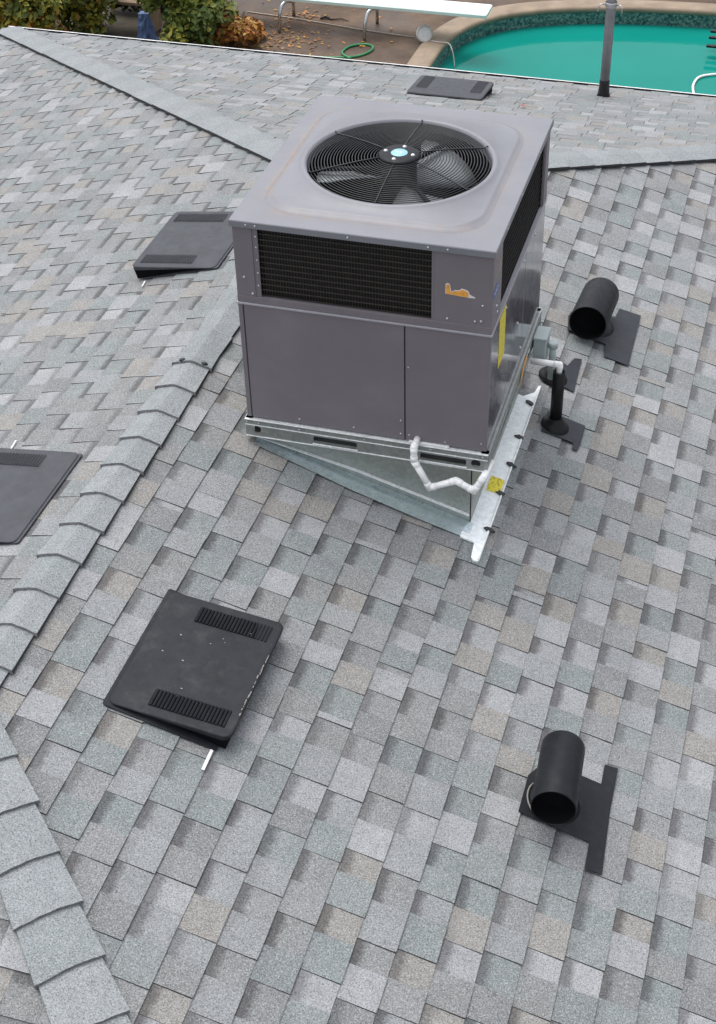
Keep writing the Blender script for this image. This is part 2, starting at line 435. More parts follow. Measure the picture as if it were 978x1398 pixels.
# ridge and hip caps
M_CAPEDGE = plain('cap_cut_edge', (.20,.20,.205), .9, var=.4, scale=90)
def cap_mesh(half, length, up, cross, along, drop, thick, rnd, ti, seed):
    """cap lying along +along (butt end at 0, covered end at +length)"""
    rg = random.Random(seed)
    ss = [-1,-.8,-.5,-.25,-.12,0,.12,.25,.5,.8,1]; rows = [0, length*.5, length]
    c = sqrt(1-drop*drop); V = []; n = len(ss)
    jit = [rg.uniform(-.002,.002) for _ in ss]
    for r_, l in enumerate(rows):
        lift = .0170 + (.0165)*(1-l/length)
        for i, s in enumerate(ss):
            x = s*(half-.016*l/length); d = (sqrt(x*x+rnd*rnd)-rnd)*drop/c
            V.append(cross*(x*c) + up*(lift-d) + along*(l + (jit[i] if r_ == 0 else 0)))
    m0 = len(V)
    for r_, l in enumerate(rows):
        lift = .0170 + (.0165)*(1-l/length)
        for i, s in enumerate(ss):
            x = s*(half-.016*l/length); d = (sqrt(x*x+rnd*rnd)-rnd)*drop/c
            V.append(cross*(x*c) + up*(min(lift-.008,.0125)-d) + along*(l + (jit[i] if r_ == 0 else 0)))
    F = []; mi = []
    for r_ in range(2):
        for i in range(n-1): F.append((r_*n+i, r_*n+i+1, (r_+1)*n+i+1, (r_+1)*n+i)); mi.append(0)
    top_n = len(F)
    for i in range(n-1): F.append((i, m0+i, m0+i+1, i+1)); mi.append(1)
    for r_ in range(2):
        F.append((r_*n, (r_+1)*n, m0+(r_+1)*n, m0+r_*n)); mi.append(2)
        F.append((r_*n+n-1, m0+r_*n+n-1, m0+(r_+1)*n+n-1, (r_+1)*n+n-1)); mi.append(2)
    mb = MB(); mb.add(V, F, 0, False); mb.m = mi
    nr = (Vector(V[n+1])-Vector(V[0])).cross(Vector(V[1])-Vector(V[0]))
    if nr.dot(up) > 0: pass
    me = mb.mesh('ridge_cap', [M_SH, M_CAPEDGE, M_EDGE])
    bmx = bmesh.new(); bmx.from_mesh(me); bmesh.ops.recalc_face_normals(bmx, faces=bmx.faces); 
    if sum((f.normal.dot(up) for f in bmx.faces if f.material_index == 0)) < 0: bmesh.ops.reverse_faces(bmx, faces=bmx.faces)
    bmx.to_mesh(me); bmx.free()
    finish_tile_mesh(me, [CAPT[ti]]*len(me.polygons), [0.]*len(me.polygons), [1.]*len(V))
    return me
CAPT = [lin(c) for c in ((172,179,182),(167,174,177),(176,182,184),(163,171,173))]
def cap_line(P0, D, up, cross, half, drop, dists, expo, flip, seed, rnd=.006):
    D = Vector(D).normalized(); al = D if not flip else -D
    ms = [cap_mesh(half, expo+.05, up, cross, al, drop, .0135, rnd, i, seed+i) for i in range(4)]
    out = []
    for k, d in enumerate(dists):
        o = bpy.data.objects.new('ridge_cap', ms[(k*7+seed)%4]); COL.objects.link(o)
        jit = Vector((random.uniform(-.003,.003), random.uniform(-.003,.003), random.uniform(0,.001)))
        put(o, house, Matrix.Translation(Vector(P0)+D*d+jit)); out.append(o)
    return out
Z3 = Vector((0,0,1))
drop_r = T/K
# ridge: butts towards the camera up to y=0, beyond it they face the far end
near_caps = cap_line((0,0,0), (0,1,0), Z3, Vector((1,0,0)), .105, drop_r, [-.001-.205*i for i in range(0,12)], .205, False, 11)
cap_line((0,0,0), (0,1,0), Z3, Vector((1,0,0)), .104, drop_r, [.275+.205*i for i in range(0,9)], .205, True, 21)
seal_cap = near_caps[0]; seal_cap['label'] = 'cap piece with two black sealant dabs on its edge'
for x in (.062, -.052):
    mb = MB(); mb.lathe([(.0001,.006),(.009,.005),(.015,.002),(.017,-.006)], 12)
    mb.v = [(v[0]*1.0, v[1]*.75, v[2]) for v in mb.v]
    o = mb.build('sealant_dab', M_TAR); put(o, seal_cap, Matrix.Translation((x, .012, .0365-abs(x)*T)) @ Matrix.Rotation(atan2(T,1)*(1 if x > 0 else -1), 4, 'Y'))
# hips
def hip(y0, sx, sy, dists, seed, half=.122):
    D = Vector((sx, sy, -T)).normalized()
    n1 = Vector((sx*T,0,1)).normalized(); n2 = Vector((0,sy*T,1)).normalized(); up = (n1+n2).normalized()
    cross = D.cross(up).normalized(); e1 = n1.cross(D).normalized(); dr = abs(e1.dot(up))
    return cap_line((0,y0,0), D, up, cross, half, dr, dists, .205, True, seed, .035)
HL = HE*sqrt(2+T*T)
for y0, sx, sy, sd_ in ((YN,1,-1,31),(YN,-1,-1,41),(YF,-1,1,51),(YF,1,1,61)):
    ph = .075 if sd_ == 31 else .03
    hip(y0, sx, sy, [ph+.205*i for i in range(1, int(HL/.205))], sd_)

# walls, fascia and gutters of the house
M_STUCCO = plain('stucco', (.42,.37,.30), .9, bmp=.003, bscale=70)
EX, EY0, EY1, EZ = HE, YN-HE, YF+HE, -T*HE
wl = .45
for a, b in (((-EX+wl,EY0+wl),(EX-wl,EY0+wl+.2)), ((-EX+wl,EY1-wl-.2),(EX-wl,EY1-wl)), ((-EX+wl,EY0+wl+.2),(-EX+wl+.2,EY1-wl-.2)), ((EX-wl-.2,EY0+wl+.2),(EX-wl,EY1-wl-.2))):
    o = MB().box((a[0],a[1],.0), (b[0],b[1],4+EZ-.02)).build('wall', M_STUCCO, house)
def gutter(p, q, out):
    p, q, out = Vector(p), Vector(q), Vector(out)
    mb = MB(); prof = [(0,-.02),(0,-.11),(.050,-.11),(.066,-.03),(.066,.004),(.080,.004),(.080,-.034),(.062,-.122),(-.012,-.122),(-.012,-.02)]
    vs = [e + out*x + Z3*z for e in (p,q) for x,z in prof]; n = len(prof)
    mb.add(vs, [(i,(i+1)%n,(i+1)%n+n,i+n) for i in range(n)]+[tuple(reversed(range(n))), tuple(range(n,2*n))])
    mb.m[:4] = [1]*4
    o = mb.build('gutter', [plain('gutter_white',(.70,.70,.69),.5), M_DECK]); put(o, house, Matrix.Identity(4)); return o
gz = EZ-.012
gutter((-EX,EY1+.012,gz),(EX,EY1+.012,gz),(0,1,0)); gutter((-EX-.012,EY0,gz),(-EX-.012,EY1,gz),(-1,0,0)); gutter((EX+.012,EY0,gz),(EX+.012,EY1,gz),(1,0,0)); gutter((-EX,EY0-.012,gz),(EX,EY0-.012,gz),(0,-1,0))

# ---------------------------------------------------------------- rooftop air conditioner
AC = Matrix.Translation((.9398,.2771,-.08)) @ Matrix.Rotation(.0101, 4, 'Z')
ac = thing('rooftop_air_conditioner', 'taupe grey packaged air conditioner with round fan grille on the roof ridge', 'air conditioner', AC)
HX, HY = .554, .618; IX, IY = .544, .608
z = lambda h: h+.08
def P(mb, name, mat, bev=0, parent=None): return mb.build(name, mat, parent or ac, bev)
# lid with pressed panel and fan opening
corner = atan2(HY,HX)
angs = sorted(set([round(2*pi*i/112,6) for i in range(112)]+[round(a % (2*pi),6) for a in (corner,pi-corner,pi+corner,-corner)]))
def r_rect(a, hx, hy): c_, s_ = abs(cos(a)), abs(sin(a)); return min(hx/c_ if c_ > 1e-9 else 9, hy/s_ if s_ > 1e-9 else 9)
def r_round(a, hx, hy, r):
    c_, s_ = abs(cos(a)), abs(sin(a)); d = r_rect(a,hx,hy); x, y = d*c_, d*s_
    if x > hx-r and y > hy-r:
        cx, cy = hx-r, hy-r; bq = c_*cx+s_*cy; return bq+sqrt(max(0,bq*bq-(cx*cx+cy*cy-r*r)))
    return d
rings = [(lambda a: r_rect(a,HX,HY), .972), (lambda a: r_rect(a,HX,HY), .9975), (lambda a: r_rect(a,HX-.003,HY-.003), 1.001), (lambda a: r_rect(a,HX-.02,HY-.02), 1.001), (lambda a: r_round(a,.498,.540,.18), 1.001),
         (lambda a: r_round(a,.478,.520,.17), 1.001), (lambda a: r_round(a,.470,.512,.17), .9955), (lambda a: r_round(a,.452,.494,.16), 1.016), (lambda a: r_round(a,.440,.482,.155), 1.019),
         (lambda a: .428, 1.021), (lambda a: .420, 1.030), (lambda a: .408, 1.034), (lambda a: .399, 1.030), (lambda a: .393, 1.016), (lambda a: .390, .985)]
mb = MB(); vs = []; dirt = []
for ri, (fn, h) in enumerate(rings):
    for a in angs:
        r = fn(a); vs.append((r*cos(a), r*sin(a), z(h)))
        left = max(0, -cos(a))**.6 if cos(a) < 0 else .12; left = max(left,.38)
        dirt.append({4:.25,5:1.,6:1.,7:.5}.get(ri,0.)*left)
n = len(angs); fs = []
for ri in range(len(rings)-1):
    for i in range(n): fs.append((ri*n+i, ri*n+(i+1)%n, (ri+1)*n+(i+1)%n, (ri+1)*n+i))
mb.add(vs, fs, 0, True)
for i in range(5*n): mb.smooth[i] = False
lid = P(mb, 'lid', M_LID)
da = lid.data.attributes.new('dirt','FLOAT','POINT'); da.data.foreach_set('value', dirt)
# fan well
mb = MB(); mb.lathe([(.394,z(.984)),(.380,z(.93)),(.378,z(.74)),(.40,z(.70))], 64); P(mb, 'fan_shroud', M_DARK)
mb = MB(); mb.box((-.47,-.53,z(.615)), (.47,.53,z(.66))); P(mb, 'inner_floor', M_DARK)
# grille
mb = MB(); R0 = .082; nr = 23
for i in range(nr+1):
    R = R0+(.386-R0)*i/nr; mb.ring(R, .0023, z(1.052-.030*(R/.386)**2), 80, 5)
grille = P(mb, 'fan_grille', M_GRILLE)
for k, a in enumerate((31,89,148.5,208.5,269,330)):
    a = radians(a+1); pts = [(r*cos(a), r*sin(a), z(1.050-.030*(r/.386)**2)+.006) for r in (.07,.18,.29,.385)]+[(.398*cos(a),.398*sin(a),z(1.034)),(.402*cos(a),.402*sin(a),z(1.028))]
    P(MB().tube(pts, .0029, 6), 'spoke', M_GRILLE, 0, grille)
mb = MB(); mb.lathe([(.0001,.012),(.07,.012),(.084,.009),(.090,.002),(.088,-.006)], 40); mb.v = [(x,y,q+z(1.052)) for x,y,q in mb.v]
hub = P(mb, 'hub_plate', M_BLACKMET, 0, grille)
mb = MB(); mb.lathe([(.0001,.0158),(.033,.0155),(.036,.0128)], 32); mb.v = [(x-.0,y,q+z(1.052)) for x,y,q in mb.v]; P(mb, 'badge', M_SKYB, 0, grille)
mb = MB(); pts = [(-.018,.012),(-.006,-.004),(.004,.010),(.018,-.010),(.012,-.012),(.003,.001),(-.006,-.014),(-.022,.008)]
mb.prism([(x*.75,y*.75) for x,y in pts], z(1.068), z(1.0686)); P(mb, 'badge_mark', plain('badge_white',(.62,.78,.82),.4), 0, grille)
def screw_mesh():
    return MB().lathe([(.0001,.004),(.004,.0035),(.0065,.001),(.0068,-.002)], 10).mesh('screw', M_SCREW)
SCREW = screw_mesh()
def screw(parent, M, s=1.0):
    o = bpy.data.objects.new('screw', SCREW); COL.objects.link(o); o.parent = parent; o.matrix_basis = M @ Matrix.Scale(s,4); return o
for a in (45+38, 135+38, 225+38, 315+38): screw(grille, Matrix.Translation((.062*cos(radians(a)), .062*sin(radians(a)), z(1.064))), 1.5)
# motor and blades
mb = MB(); mb.lathe([(.0001,.17),(.070,.17),(.076,.16),(.076,.01),(.068,0),(.0001,0)], 28); mb.v = [(x,y,q+z(.872)) for x,y,q in mb.v]; motor = P(mb, 'fan_motor', M_BLACKMET)
mb = MB(); mb.lathe([(.0001,.03),(.05,.03),(.06,0),(.0001,0)], 20); mb.v = [(x,y,q+z(.885)) for x,y,q in mb.v]; P(mb, 'fan_hub', M_BLADE)
for a0 in (168, 48, -72):
    mb = MB(); vs = []; NR, NA = 7, 7
    for i in range(NR):
        r = .05+(.355-.05)*i/(NR-1); half = radians(16+16*(i/(NR-1))**.7)
        for j in range(NA):
            q = -1+2*j/(NA-1); a = radians(a0)+q*half*(1.0 if i < NR-1 else .86)+radians(10)*(i/(NR-1)); hh = z(.915)+.045*q*(.6+.6*(i/NR))+.018*(1-q*q)
            vs.append((r*cos(a), r*sin(a), hh))
    fs = [(i*NA+j, (i+1)*NA+j, (i+1)*NA+j+1, i*NA+j+1) for i in range(NR-1) for j in range(NA-1)]
    mb.add(vs, fs, 0, True); o = P(mb, 'fan_blade', M_BLADE); so = o.modifiers.new('t','SOLIDIFY'); so.thickness = .003
for a0 in (-52, 188, 68):
    a = radians(a0); P(MB().tube([(.06*cos(a),.06*sin(a),z(.99)),(.376*cos(a),.376*sin(a),z(.97))], .011, 8), 'motor_arm', M_BLACKMET)
# upper cabinet: corner posts
def post(sx, sy, wx, wy):
    th = .014; X, Y = sx*IX, sy*IY
    pts = [(X,Y),(X-sx*wx,Y),(X-sx*wx,Y-sy*th),(X-sx*th,Y-sy*th),(X-sx*th,Y-sy*wy),(X,Y-sy*wy)]
    if sx*sy < 0: pts.reverse()
    return MB().prism(pts, z(.646 if sx < 0 else .6137), z(.972))
po = {}
for sx, sy, wx, wy in ((-1,-1,.083,.09),(1,-1,.236,.175),(1,1,.083,.085),(-1,1,.083,.085)):
    po[(sx,sy)] = P(post(sx,sy,wx,wy), 'corner_post', M_PAINT, .0015)
# skirting band below the coil openings and the bright drip ledge
def frame_band(hx, hy, th, z0, z1):
    mb = MB()
    mb.box((-hx,-hy,z0),(hx,-hy+th,z1)); mb.box((-hx,hy-th,z0),(hx,hy,z1)); mb.box((-hx,-hy+th,z0),(-hx+th,hy-th,z1)); mb.box((hx-th,-hy+th,z0),(hx,hy-th,z1)); return mb
sm = MB(); hx_, hy_ = IX+.001, IY+.001
sm.box((-hx_,-hy_,z(.6135)),(hx_,-hy_+.02,z(.646))); sm.box((-hx_,hy_-.02,z(.6135)),(hx_,hy_,z(.646))); sm.box((-hx_,-hy_+.02,z(.6135)),(-hx_+.02,hy_-.02,z(.646))); P(sm, 'coil_sill', M_PAINT, .0015)
P(frame_band(IX+.006, IY+.006, .03, z(.604), z(.6135)), 'drip_ledge', plain('ledge_paint',(.34,.33,.36),.35,var=.08), .002)
# coils with wire guards
def coil(x0, x1, M, wm=None, low=.646):
    zb_, zt_ = z(low), z(.972)
    mb = MB(); mb.box((x0,.030,zb_),(x1,.045,zt_))
    c = mb.build('condenser_coil', M_COIL, ac); c.matrix_basis = M
    g = MB(); nh = 13
    for i in range(nh):
        h = zb_+.006+(zt_-zb_-.012)*i/(nh-1); g.box((x0,.0125,h-.0024),(x1,.017,h+.0024))
    nv = int((x1-x0)/.0125)
    for i in range(nv+1):
        x = x0+.003+(x1-x0-.006)*i/nv; g.box((x-.0013,.0172,zb_),(x+.0013,.0195,zt_))
    o = g.build('wire_guard', wm or M_WIRE); o.parent = c
    for a_, b_ in ((x0-.004,x0+.020),(x1-.012,x1+.004)):
        o = MB().box((a_,.004,zb_),(b_,.011,zt_)).build('guard_bracket', M_PAINT); o.parent = c
    return c
fc = coil(-.458, .305, Matrix.Translation((0,-IY,0)))
coil(-.430, .520, Matrix.Translation((IX,0,0)) @ Matrix.Rotation(pi/2,4,'Z'), M_COIL, .6140)
coil(-.458, .458, Matrix.Translation((0,IY,0)) @ Matrix.Rotation(pi,4,'Z'))
coil(-.520, .515, Matrix.Translation((-IX,0,0)) @ Matrix.Rotation(-pi/2,4,'Z'))
for h in (.70,.76,.82,.88,.93): screw(fc, Matrix.Translation((-.447,.0035,z(h))) @ Matrix.Rotation(pi/2,4,'X'), .7)
# lower cabinet
P(MB().box((-IX+.006,-IY+.014,z(.012)),(IX-.006,IY-.014,z(.603))), 'lower_chassis', M_DARK)
def panel(x0, x1, M, mat, name='side_panel'):
    o = MB().box((x0,0,z(.022)),(x1,.013,z(.6035))).build(name, mat, ac, .0022); o.matrix_basis = M; return o
MF = Matrix.Translation((0,-IY,0)); MR = Matrix.Translation((IX,0,0)) @ Matrix.Rotation(pi/2,4,'Z')
MBk = Matrix.Translation((0,IY,0)) @ Matrix.Rotation(pi,4,'Z'); ML = Matrix.Translation((-IX,0,0)) @ Matrix.Rotation(-pi/2,4,'Z')
pf1 = panel(-.521, .179, MF, M_PAINT, 'front_panel'); pf2 = panel(.184, .544, MF, M_PAINT, 'front_panel')
panel(-.5445, -.5245, Matrix.Translation((0,-IY-.002,0)), M_PAINT, 'edge_trim')
pr = panel(-.5945, .13, MR, M_GLOSS); pr2 = panel(.1345, .5945, MR, M_GLOSS)
panel(-.54, .54, MBk, M_PAINT, 'back_panel'); panel(-.594, .594, ML, M_PAINT)
fr = Matrix.Rotation(pi/2,4,'X')
for x, h in ((-.30,.045),(-.05,.045),(.163,.12),(.163,.05)): screw(pf1, Matrix.Translation((x,-.001,z(h))) @ fr, .7)
for x, h in ((.20,.05),(.36,.04),(.52,.06),(.197,.40)): screw(pf2, Matrix.Translation((x,-.001,z(h))) @ fr, .6)
for x, h in ((-.508,.735),(-.475,.66)): screw(po[(-1,-1)], Matrix.Translation((x,-IY-.001,z(h))) @ fr, .9)
for x, h in ((.505,.745),(.50,.672),(.36,.665),(.475,.668)): screw(po[(1,-1)], Matrix.Translation((x,-IY-.001,z(h))) @ fr, .85)
for x in (-.48,-.44,-.05,.28,.36): screw(lid, Matrix.Translation((x,-HY-.0005,z(.985))) @ fr, .7)
for x in (-.40,-.1,.3): screw(lid, Matrix.Translation((HX+.0005,x,z(.985))) @ Matrix.Rotation(pi/2,4,'Y'), .7)
MRs = Matrix.Translation((IX+.001,0,0)) @ Matrix.Rotation(pi/2,4,'Y')
for y, h in ((-.52,.70),(-.50,.66)): screw(po[(1,-1)], Matrix.Translation((IX+.001,y,z(h))) @ Matrix.Rotation(pi/2,4,'Y'), .9)
for y, h in ((-.3,.56),(.0,.30),(.10,.56),(.35,.56),(.11,.10)): 
    o = screw(pr, Matrix.Identity(4), .9); o.matrix_basis = MR.inverted() @ (Matrix.Translation((IX+.001,y,z(h))) @ Matrix.Rotation(pi/2,4,'Y'))
# stickers
st = [(.354,.782),(.354,.822),(.361,.826),(.367,.823),(.372,.794),(.380,.790),(.388,.799),(.398,.799),(.408,.800),(.418,.808),(.432,.805),(.444,.800),(.446,.786),(.444,.776)]
st2 = [(.351,.781),(.351,.825),(.359,.831),(.369,.827),(.375,.797),(.381,.794),(.388,.803),(.399,.803),(.408,.805),(.418,.814),(.436,.810),(.447,.804),(.451,.790),(.474,.780),(.474,.776),(.446,.7745)]
def front_sticker(pts, d, name, mat):
    mb = MB().prism([(x, h) for x, h in pts], 0, .0006); mb.v = [(x, -IY-d-q, z(h)) for x, h, q in mb.v]; mb.f = [tuple(reversed(f)) for f in mb.f]; return P(mb, name, mat)
front_sticker(st2, .0003, 'torn_sticker_backing', M_PAPER); front_sticker(st, .0012, 'torn_sticker', M_ORANGE)
def side_patch(pts, d, name, mat):
    mb = MB().prism(pts, 0, .0006); mb.v = [(IX+d+q, y, z(h)) for y, h, q in mb.v]; return P(mb, name, mat)
ov = [(-.545+.052*cos(a), .786+.028*sin(a)) for a in [2*pi*i/28 for i in range(28)]]
side_patch(ov, .0004, 'logo_badge', M_BLUE)
wav = [(-.585+.08*i/14, .786+.008*sin(i*1.1)) for i in range(15)]
side_patch(wav+[(y,h-.005) for y,h in reversed(wav)], .0012, 'logo_script', plain('badge_script',(.5,.58,.75),.4))
side_patch([(-.512,.85),(-.498,.87),(-.478,.90),(-.470,.892),(-.492,.852),(-.505,.835)], .0004, 'torn_sticker', plain('faded_sticker',(.50,.33,.20),.6))
side_patch(rrect(-.435,-.305,.335,.585,.004,2), .0006, 'warning_label', M_YEL)
# base rails
def slot(x0,x1,z0,z1): return rrect(x0,x1,z0,z1,.008,3)
def circ(x,zz,r): return [(x+r*cos(2*pi*i/20), zz+r*sin(2*pi*i/20)) for i in range(20)]
mb = holed_plate([(-HX,0.),(HX,0.),(HX,.088),(-HX,.088)], [circ(-.501,.040,.019), circ(.501,.038,.021), slot(-.236,-.035,.014,.050), slot(.253,.458,.014,.050)], -HY, -HY+.004)
rail = P(mb, 'base_rail', M_GALV)
mb = MB(); mb.box((-HX-.001,-HY-.004,.0885),(HX+.001,-HY+.034,.0925)); mb.box((-HX,-HY-.0035,.060),(HX,-HY-.0002,.0645)); mb.box((-HX,-HY-.004,-.0005),(HX,-HY-.0002,.004)); P(mb, 'rail_lip', M_LIP, .001, rail)
mb = MB()
for x0,x1 in ((-.236,-.035),(.253,.458)): mb.box((x0-.004,-HY-.007,.008),(x1+.004,-HY-.0003,.0135))
P(mb, 'slot_lip', M_LIP, .001, rail)
for x in (-.545,-.49,-.30,.0,.30,.53): screw(rail, Matrix.Translation((x,-HY-.004,.078)) @ fr, .6)
mb = MB(); mb.box((.20,-HY-.002,.0926),(.38,-HY+.018,.104)); P(mb, 'drain_bracket', M_LIP, .002, rail)
for M_, hw, off_ in ((Matrix.Translation((HX,0,0)) @ Matrix.Rotation(pi/2,4,'Z'), HY-.005, 0), (Matrix.Translation((0,HY,0)) @ Matrix.Rotation(pi,4,'Z'), HX, 0), (Matrix.Translation((-HX,0,0)) @ Matrix.Rotation(-pi/2,4,'Z'), HY-.005, 0)):
    hl = [slot(-.35,-.15,.014,.048), slot(.15,.35,.014,.048)] if hw > .6 else []
    o = holed_plate([(-hw,0.),(hw,0.),(hw,.088),(-hw,.088)], hl, 0, .004).build('base_rail', M_GALV, ac); o.matrix_basis = M_
    mb = MB(); mb.box((-hw,-.004,.0885),(hw,.034,.0925)); mb.box((-hw,-.0035,.060),(hw,-.0002,.0645)); mb.box((-hw,-.004,-.0005),(hw,-.0002,.004)); l_ = mb.build('rail_lip', M_GALV, o, .001)
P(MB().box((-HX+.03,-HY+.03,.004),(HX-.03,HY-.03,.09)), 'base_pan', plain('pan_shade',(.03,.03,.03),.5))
side_mb = MB().prism([(.03,-.006),(.085,-.004),(.105,.030),(.150,.036),(.175,.052),(.235,.050),(.232,.020),(.14,.012),(.12,-.012)], 0, .0006)
side_mb.v = [(HX+.0045+q, y, h+.018) for y,h,q in side_mb.v]; P(side_mb, 'torn_sticker', M_ORANGE)

# ---------------------------------------------------------------- roof curb and its flashing
curb = thing('roof_curb', 'wedge shaped galvanised curb and flashing carrying the air conditioner', 'roof curb', Matrix.Translation((.94,.277,-.08)))
def cw(mb): mb.v = [(x-.94, y-.277, q+.08) for x,y,q in mb.v]; return mb
cx0, cx1, cy0, cy1 = .425, 1.425, -.305, .845
def rz(x): return -T*x
def wall_quad(a, b, th, low=-.01, top=-.0805):
    a, b = Vector((*a,0)), Vector((*b,0)); d = (b-a).normalized(); nrm = Vector((d.y,-d.x,0))
    vs = []
    for q in (a, b):
        for o_ in (0, -th):
            for zz in (rz(q.x)+low, top):
                e = q+nrm*o_; vs.append((e.x, e.y, max(zz, rz(q.x)+low)))
    return MB().add(vs, [(0,4,5,1),(2,3,7,6),(1,5,7,3),(0,2,6,4),(0,1,3,2),(4,6,7,5)])
for a, b, nm in (((cx0,cy0),(cx1,cy0),'curb_wall'), ((cx1,cy0),(cx1,cy1),'curb_wall'), ((cx1,cy1),(cx0,cy1),'curb_wall'), ((cx0,cy1),(cx0,cy0),'curb_wall')):
    cw(wall_quad(a,b,.004)).build(nm, M_CURB, curb)
# folded strip along the near wall, apron below it, pan along the right wall
def sheet(pts, th, mat, name):     # quad strip in world points [(a,b),...]
    mb = MB(); vs = []
    for a, b in pts: vs += [a, b, (a[0],a[1],a[2]-th), (b[0],b[1],b[2]-th)]
    fs = []
    for i in range(len(pts)-1):
        o_ = i*4; q = o_+4
        fs += [(o_,q,q+1,o_+1), (o_+2,o_+3,q+3,q+2), (o_,o_+2,q+2,q), (o_+1,q+1,q+3,o_+3)]
    e = (len(pts)-1)*4; fs += [(0,1,3,2),(e,e+2,e+3,e+1)]
    mb.add(vs, fs); return cw(mb).build(name, mat, curb)
sheet([((.43,cy0-.001,rz(.43)+.022),(.43,cy0-.012,rz(.43)+.023)), ((.90,cy0-.001,rz(.90)+.060),(.90,cy0-.014,rz(.90)+.058)), ((1.42,cy0-.001,rz(1.42)+.064),(1.42,cy0-.014,rz(1.42)+.062))], .004, M_LIP, 'counter_strip')
sheet([((.43,cy0-.001,rz(.43)+.0165),(.43,-.36,rz(.43)+.015)), ((.90,cy0-.001,rz(.90)+.020),(.90,-.403,rz(.90)+.016)), ((1.19,cy0-.001,rz(1.19)+.021),(1.19,-.413,rz(1.19)+.016)), ((1.44,cy0-.001,rz(1.44)+.021),(1.44,-.413,rz(1.44)+.016))], .002, M_APRON, 'apron_flashing')
mb = MB(); out = [(1.405,-.42),(1.470,-.42),(1.478,-.515),(1.490,-.532),(1.508,-.530),(1.516,-.515),(1.513,.80),(1.513,.862),(1.502,.865),(1.496,.80),(1.45,.735),(1.40,.735)]
vs = [(x,y,rz(x)+.0175) for x,y in out]+[(x,y,rz(x)+.008) for x,y in out]; nn = len(out)
mb.add(vs, [tuple(range(nn)), tuple(reversed(range(nn,2*nn)))]+[(i,i+nn,(i+1)%nn+nn,(i+1)%nn) for i in range(nn)])
pan = cw(mb).build('pan_flashing', M_FLASH, curb)
mb = MB(); mb.tube([(1.512,y_,rz(1.512)+.021) for y_ in (-.52,-.2,.2,.6,.80,.86)], .0055, 6); cw(mb).build('rolled_edge', M_FLASH, curb)
for i, (x, y) in enumerate(((1.515,-.309),(1.508,-.044),(1.507,.182),(1.503,.405),(1.494,.695))):
    rg = random.Random(i); mb = MB()
    pts = [(.020*(1+rg.uniform(-.4,.4))*cos(a)*1.1, .014*(1+rg.uniform(-.3,.3))*sin(a)) for a in [2*pi*k/9 for k in range(9)]]
    mb.prism([(px+x,py+y) for px,py in pts], 0, .008); mb.v = [(a,b,q+rz(a)+.019) for a,b,q in mb.v]; cw(mb).build('tar_tab', M_TAR, curb, .002)
def curb_patch(pts, d, mat, name):
    mb = MB().prism(pts, 0, .0008); mb.v = [(a,b,q+rz(a)+d) for a,b,q in mb.v]; return cw(mb).build(name, mat, curb)
curb_patch([(1.440,-.055),(1.503,-.050),(1.503,.060),(1.440,.055)], .0185, M_YEL, 'warning_label')

# ---------------------------------------------------------------- drain pipes, wiring box
def acw(p): return AC @ Vector((p[0],p[1],p[2]+.08))
def pipe_thing(name, label, cat, pts, r, mat, fit=None, fillr=.03):
    base = Vector(min(pts, key=lambda q: q[2])); t_ = thing(name, label, cat, Matrix.Translation(base))
    L = [Vector(p)-base for p in pts]
    for i in range(len(L)-1): MB().tube([L[i],L[i+1]], r, 16).build('pipe', mat, t_)
    for i in range(1, len(L)-1):
        d0 = (L[i-1]-L[i]); d1 = (L[i+1]-L[i]); R = r*1.13
        mb = MB(); U = [R*sin(pi*k/8) for k in range(9)]
        for d in (d0, d1):
            e = d.normalized(); k = min(.028, d.length*.36); mb.tube([L[i], L[i]+e*k*.94, L[i]+e*k], [R,R,R*.93], 16)
        q = MB().lathe([(max(1e-4,R*sin(pi*k/8)), -R*cos(pi*k/8)) for k in range(9)], 16, 0, tuple(L[i])); mb.add(q.v, q.f, 0, True)
        mb.build('elbow', mat, t_)
    return t_
pipe_thing('drain_trap_pipe', 'white plastic drain trap zigzagging under the front of the air conditioner', 'pipe',
    [acw(p) for p in ((.238,-.600,.036),(.238,-.672,.036),(.240,-.676,-.034),(.312,-.678,-.166),(.428,-.676,-.106),(.508,-.672,-.150),(.545,-.655,-.080),(.556,-.53,-.09))], .0148, M_PVC)
pipe_thing('drain_elbow_pipe', 'short white plastic drain elbow leading into a black standpipe', 'pipe',
    [(1.500,.605,-.105),(1.640,.605,-.105),(1.640,.605,-.165)], .0148, M_PVC)
bx = thing('wiring_box', 'small pale grey electrical box on the right side of the air conditioner', 'electrical box', Matrix.Translation(AC @ Vector((.600,.43,-.10))))
MB().box((-.038,-.052,.015),(.022,.058,.155)).build('box_body', M_BOX, bx, .004)
MB().box((-.040,-.056,.1555),(.026,.062,.170)).build('box_cover', M_BOX, bx, .004)
MB().tube([(.048,.01,-.09),(.048,.01,.115)], .017, 14).build('conduit', M_BOX, bx)
MB().tube([(.048,.01,.09),(.048,.01,.12)], .023, 14).build('conduit_fitting', M_BOX, bx)

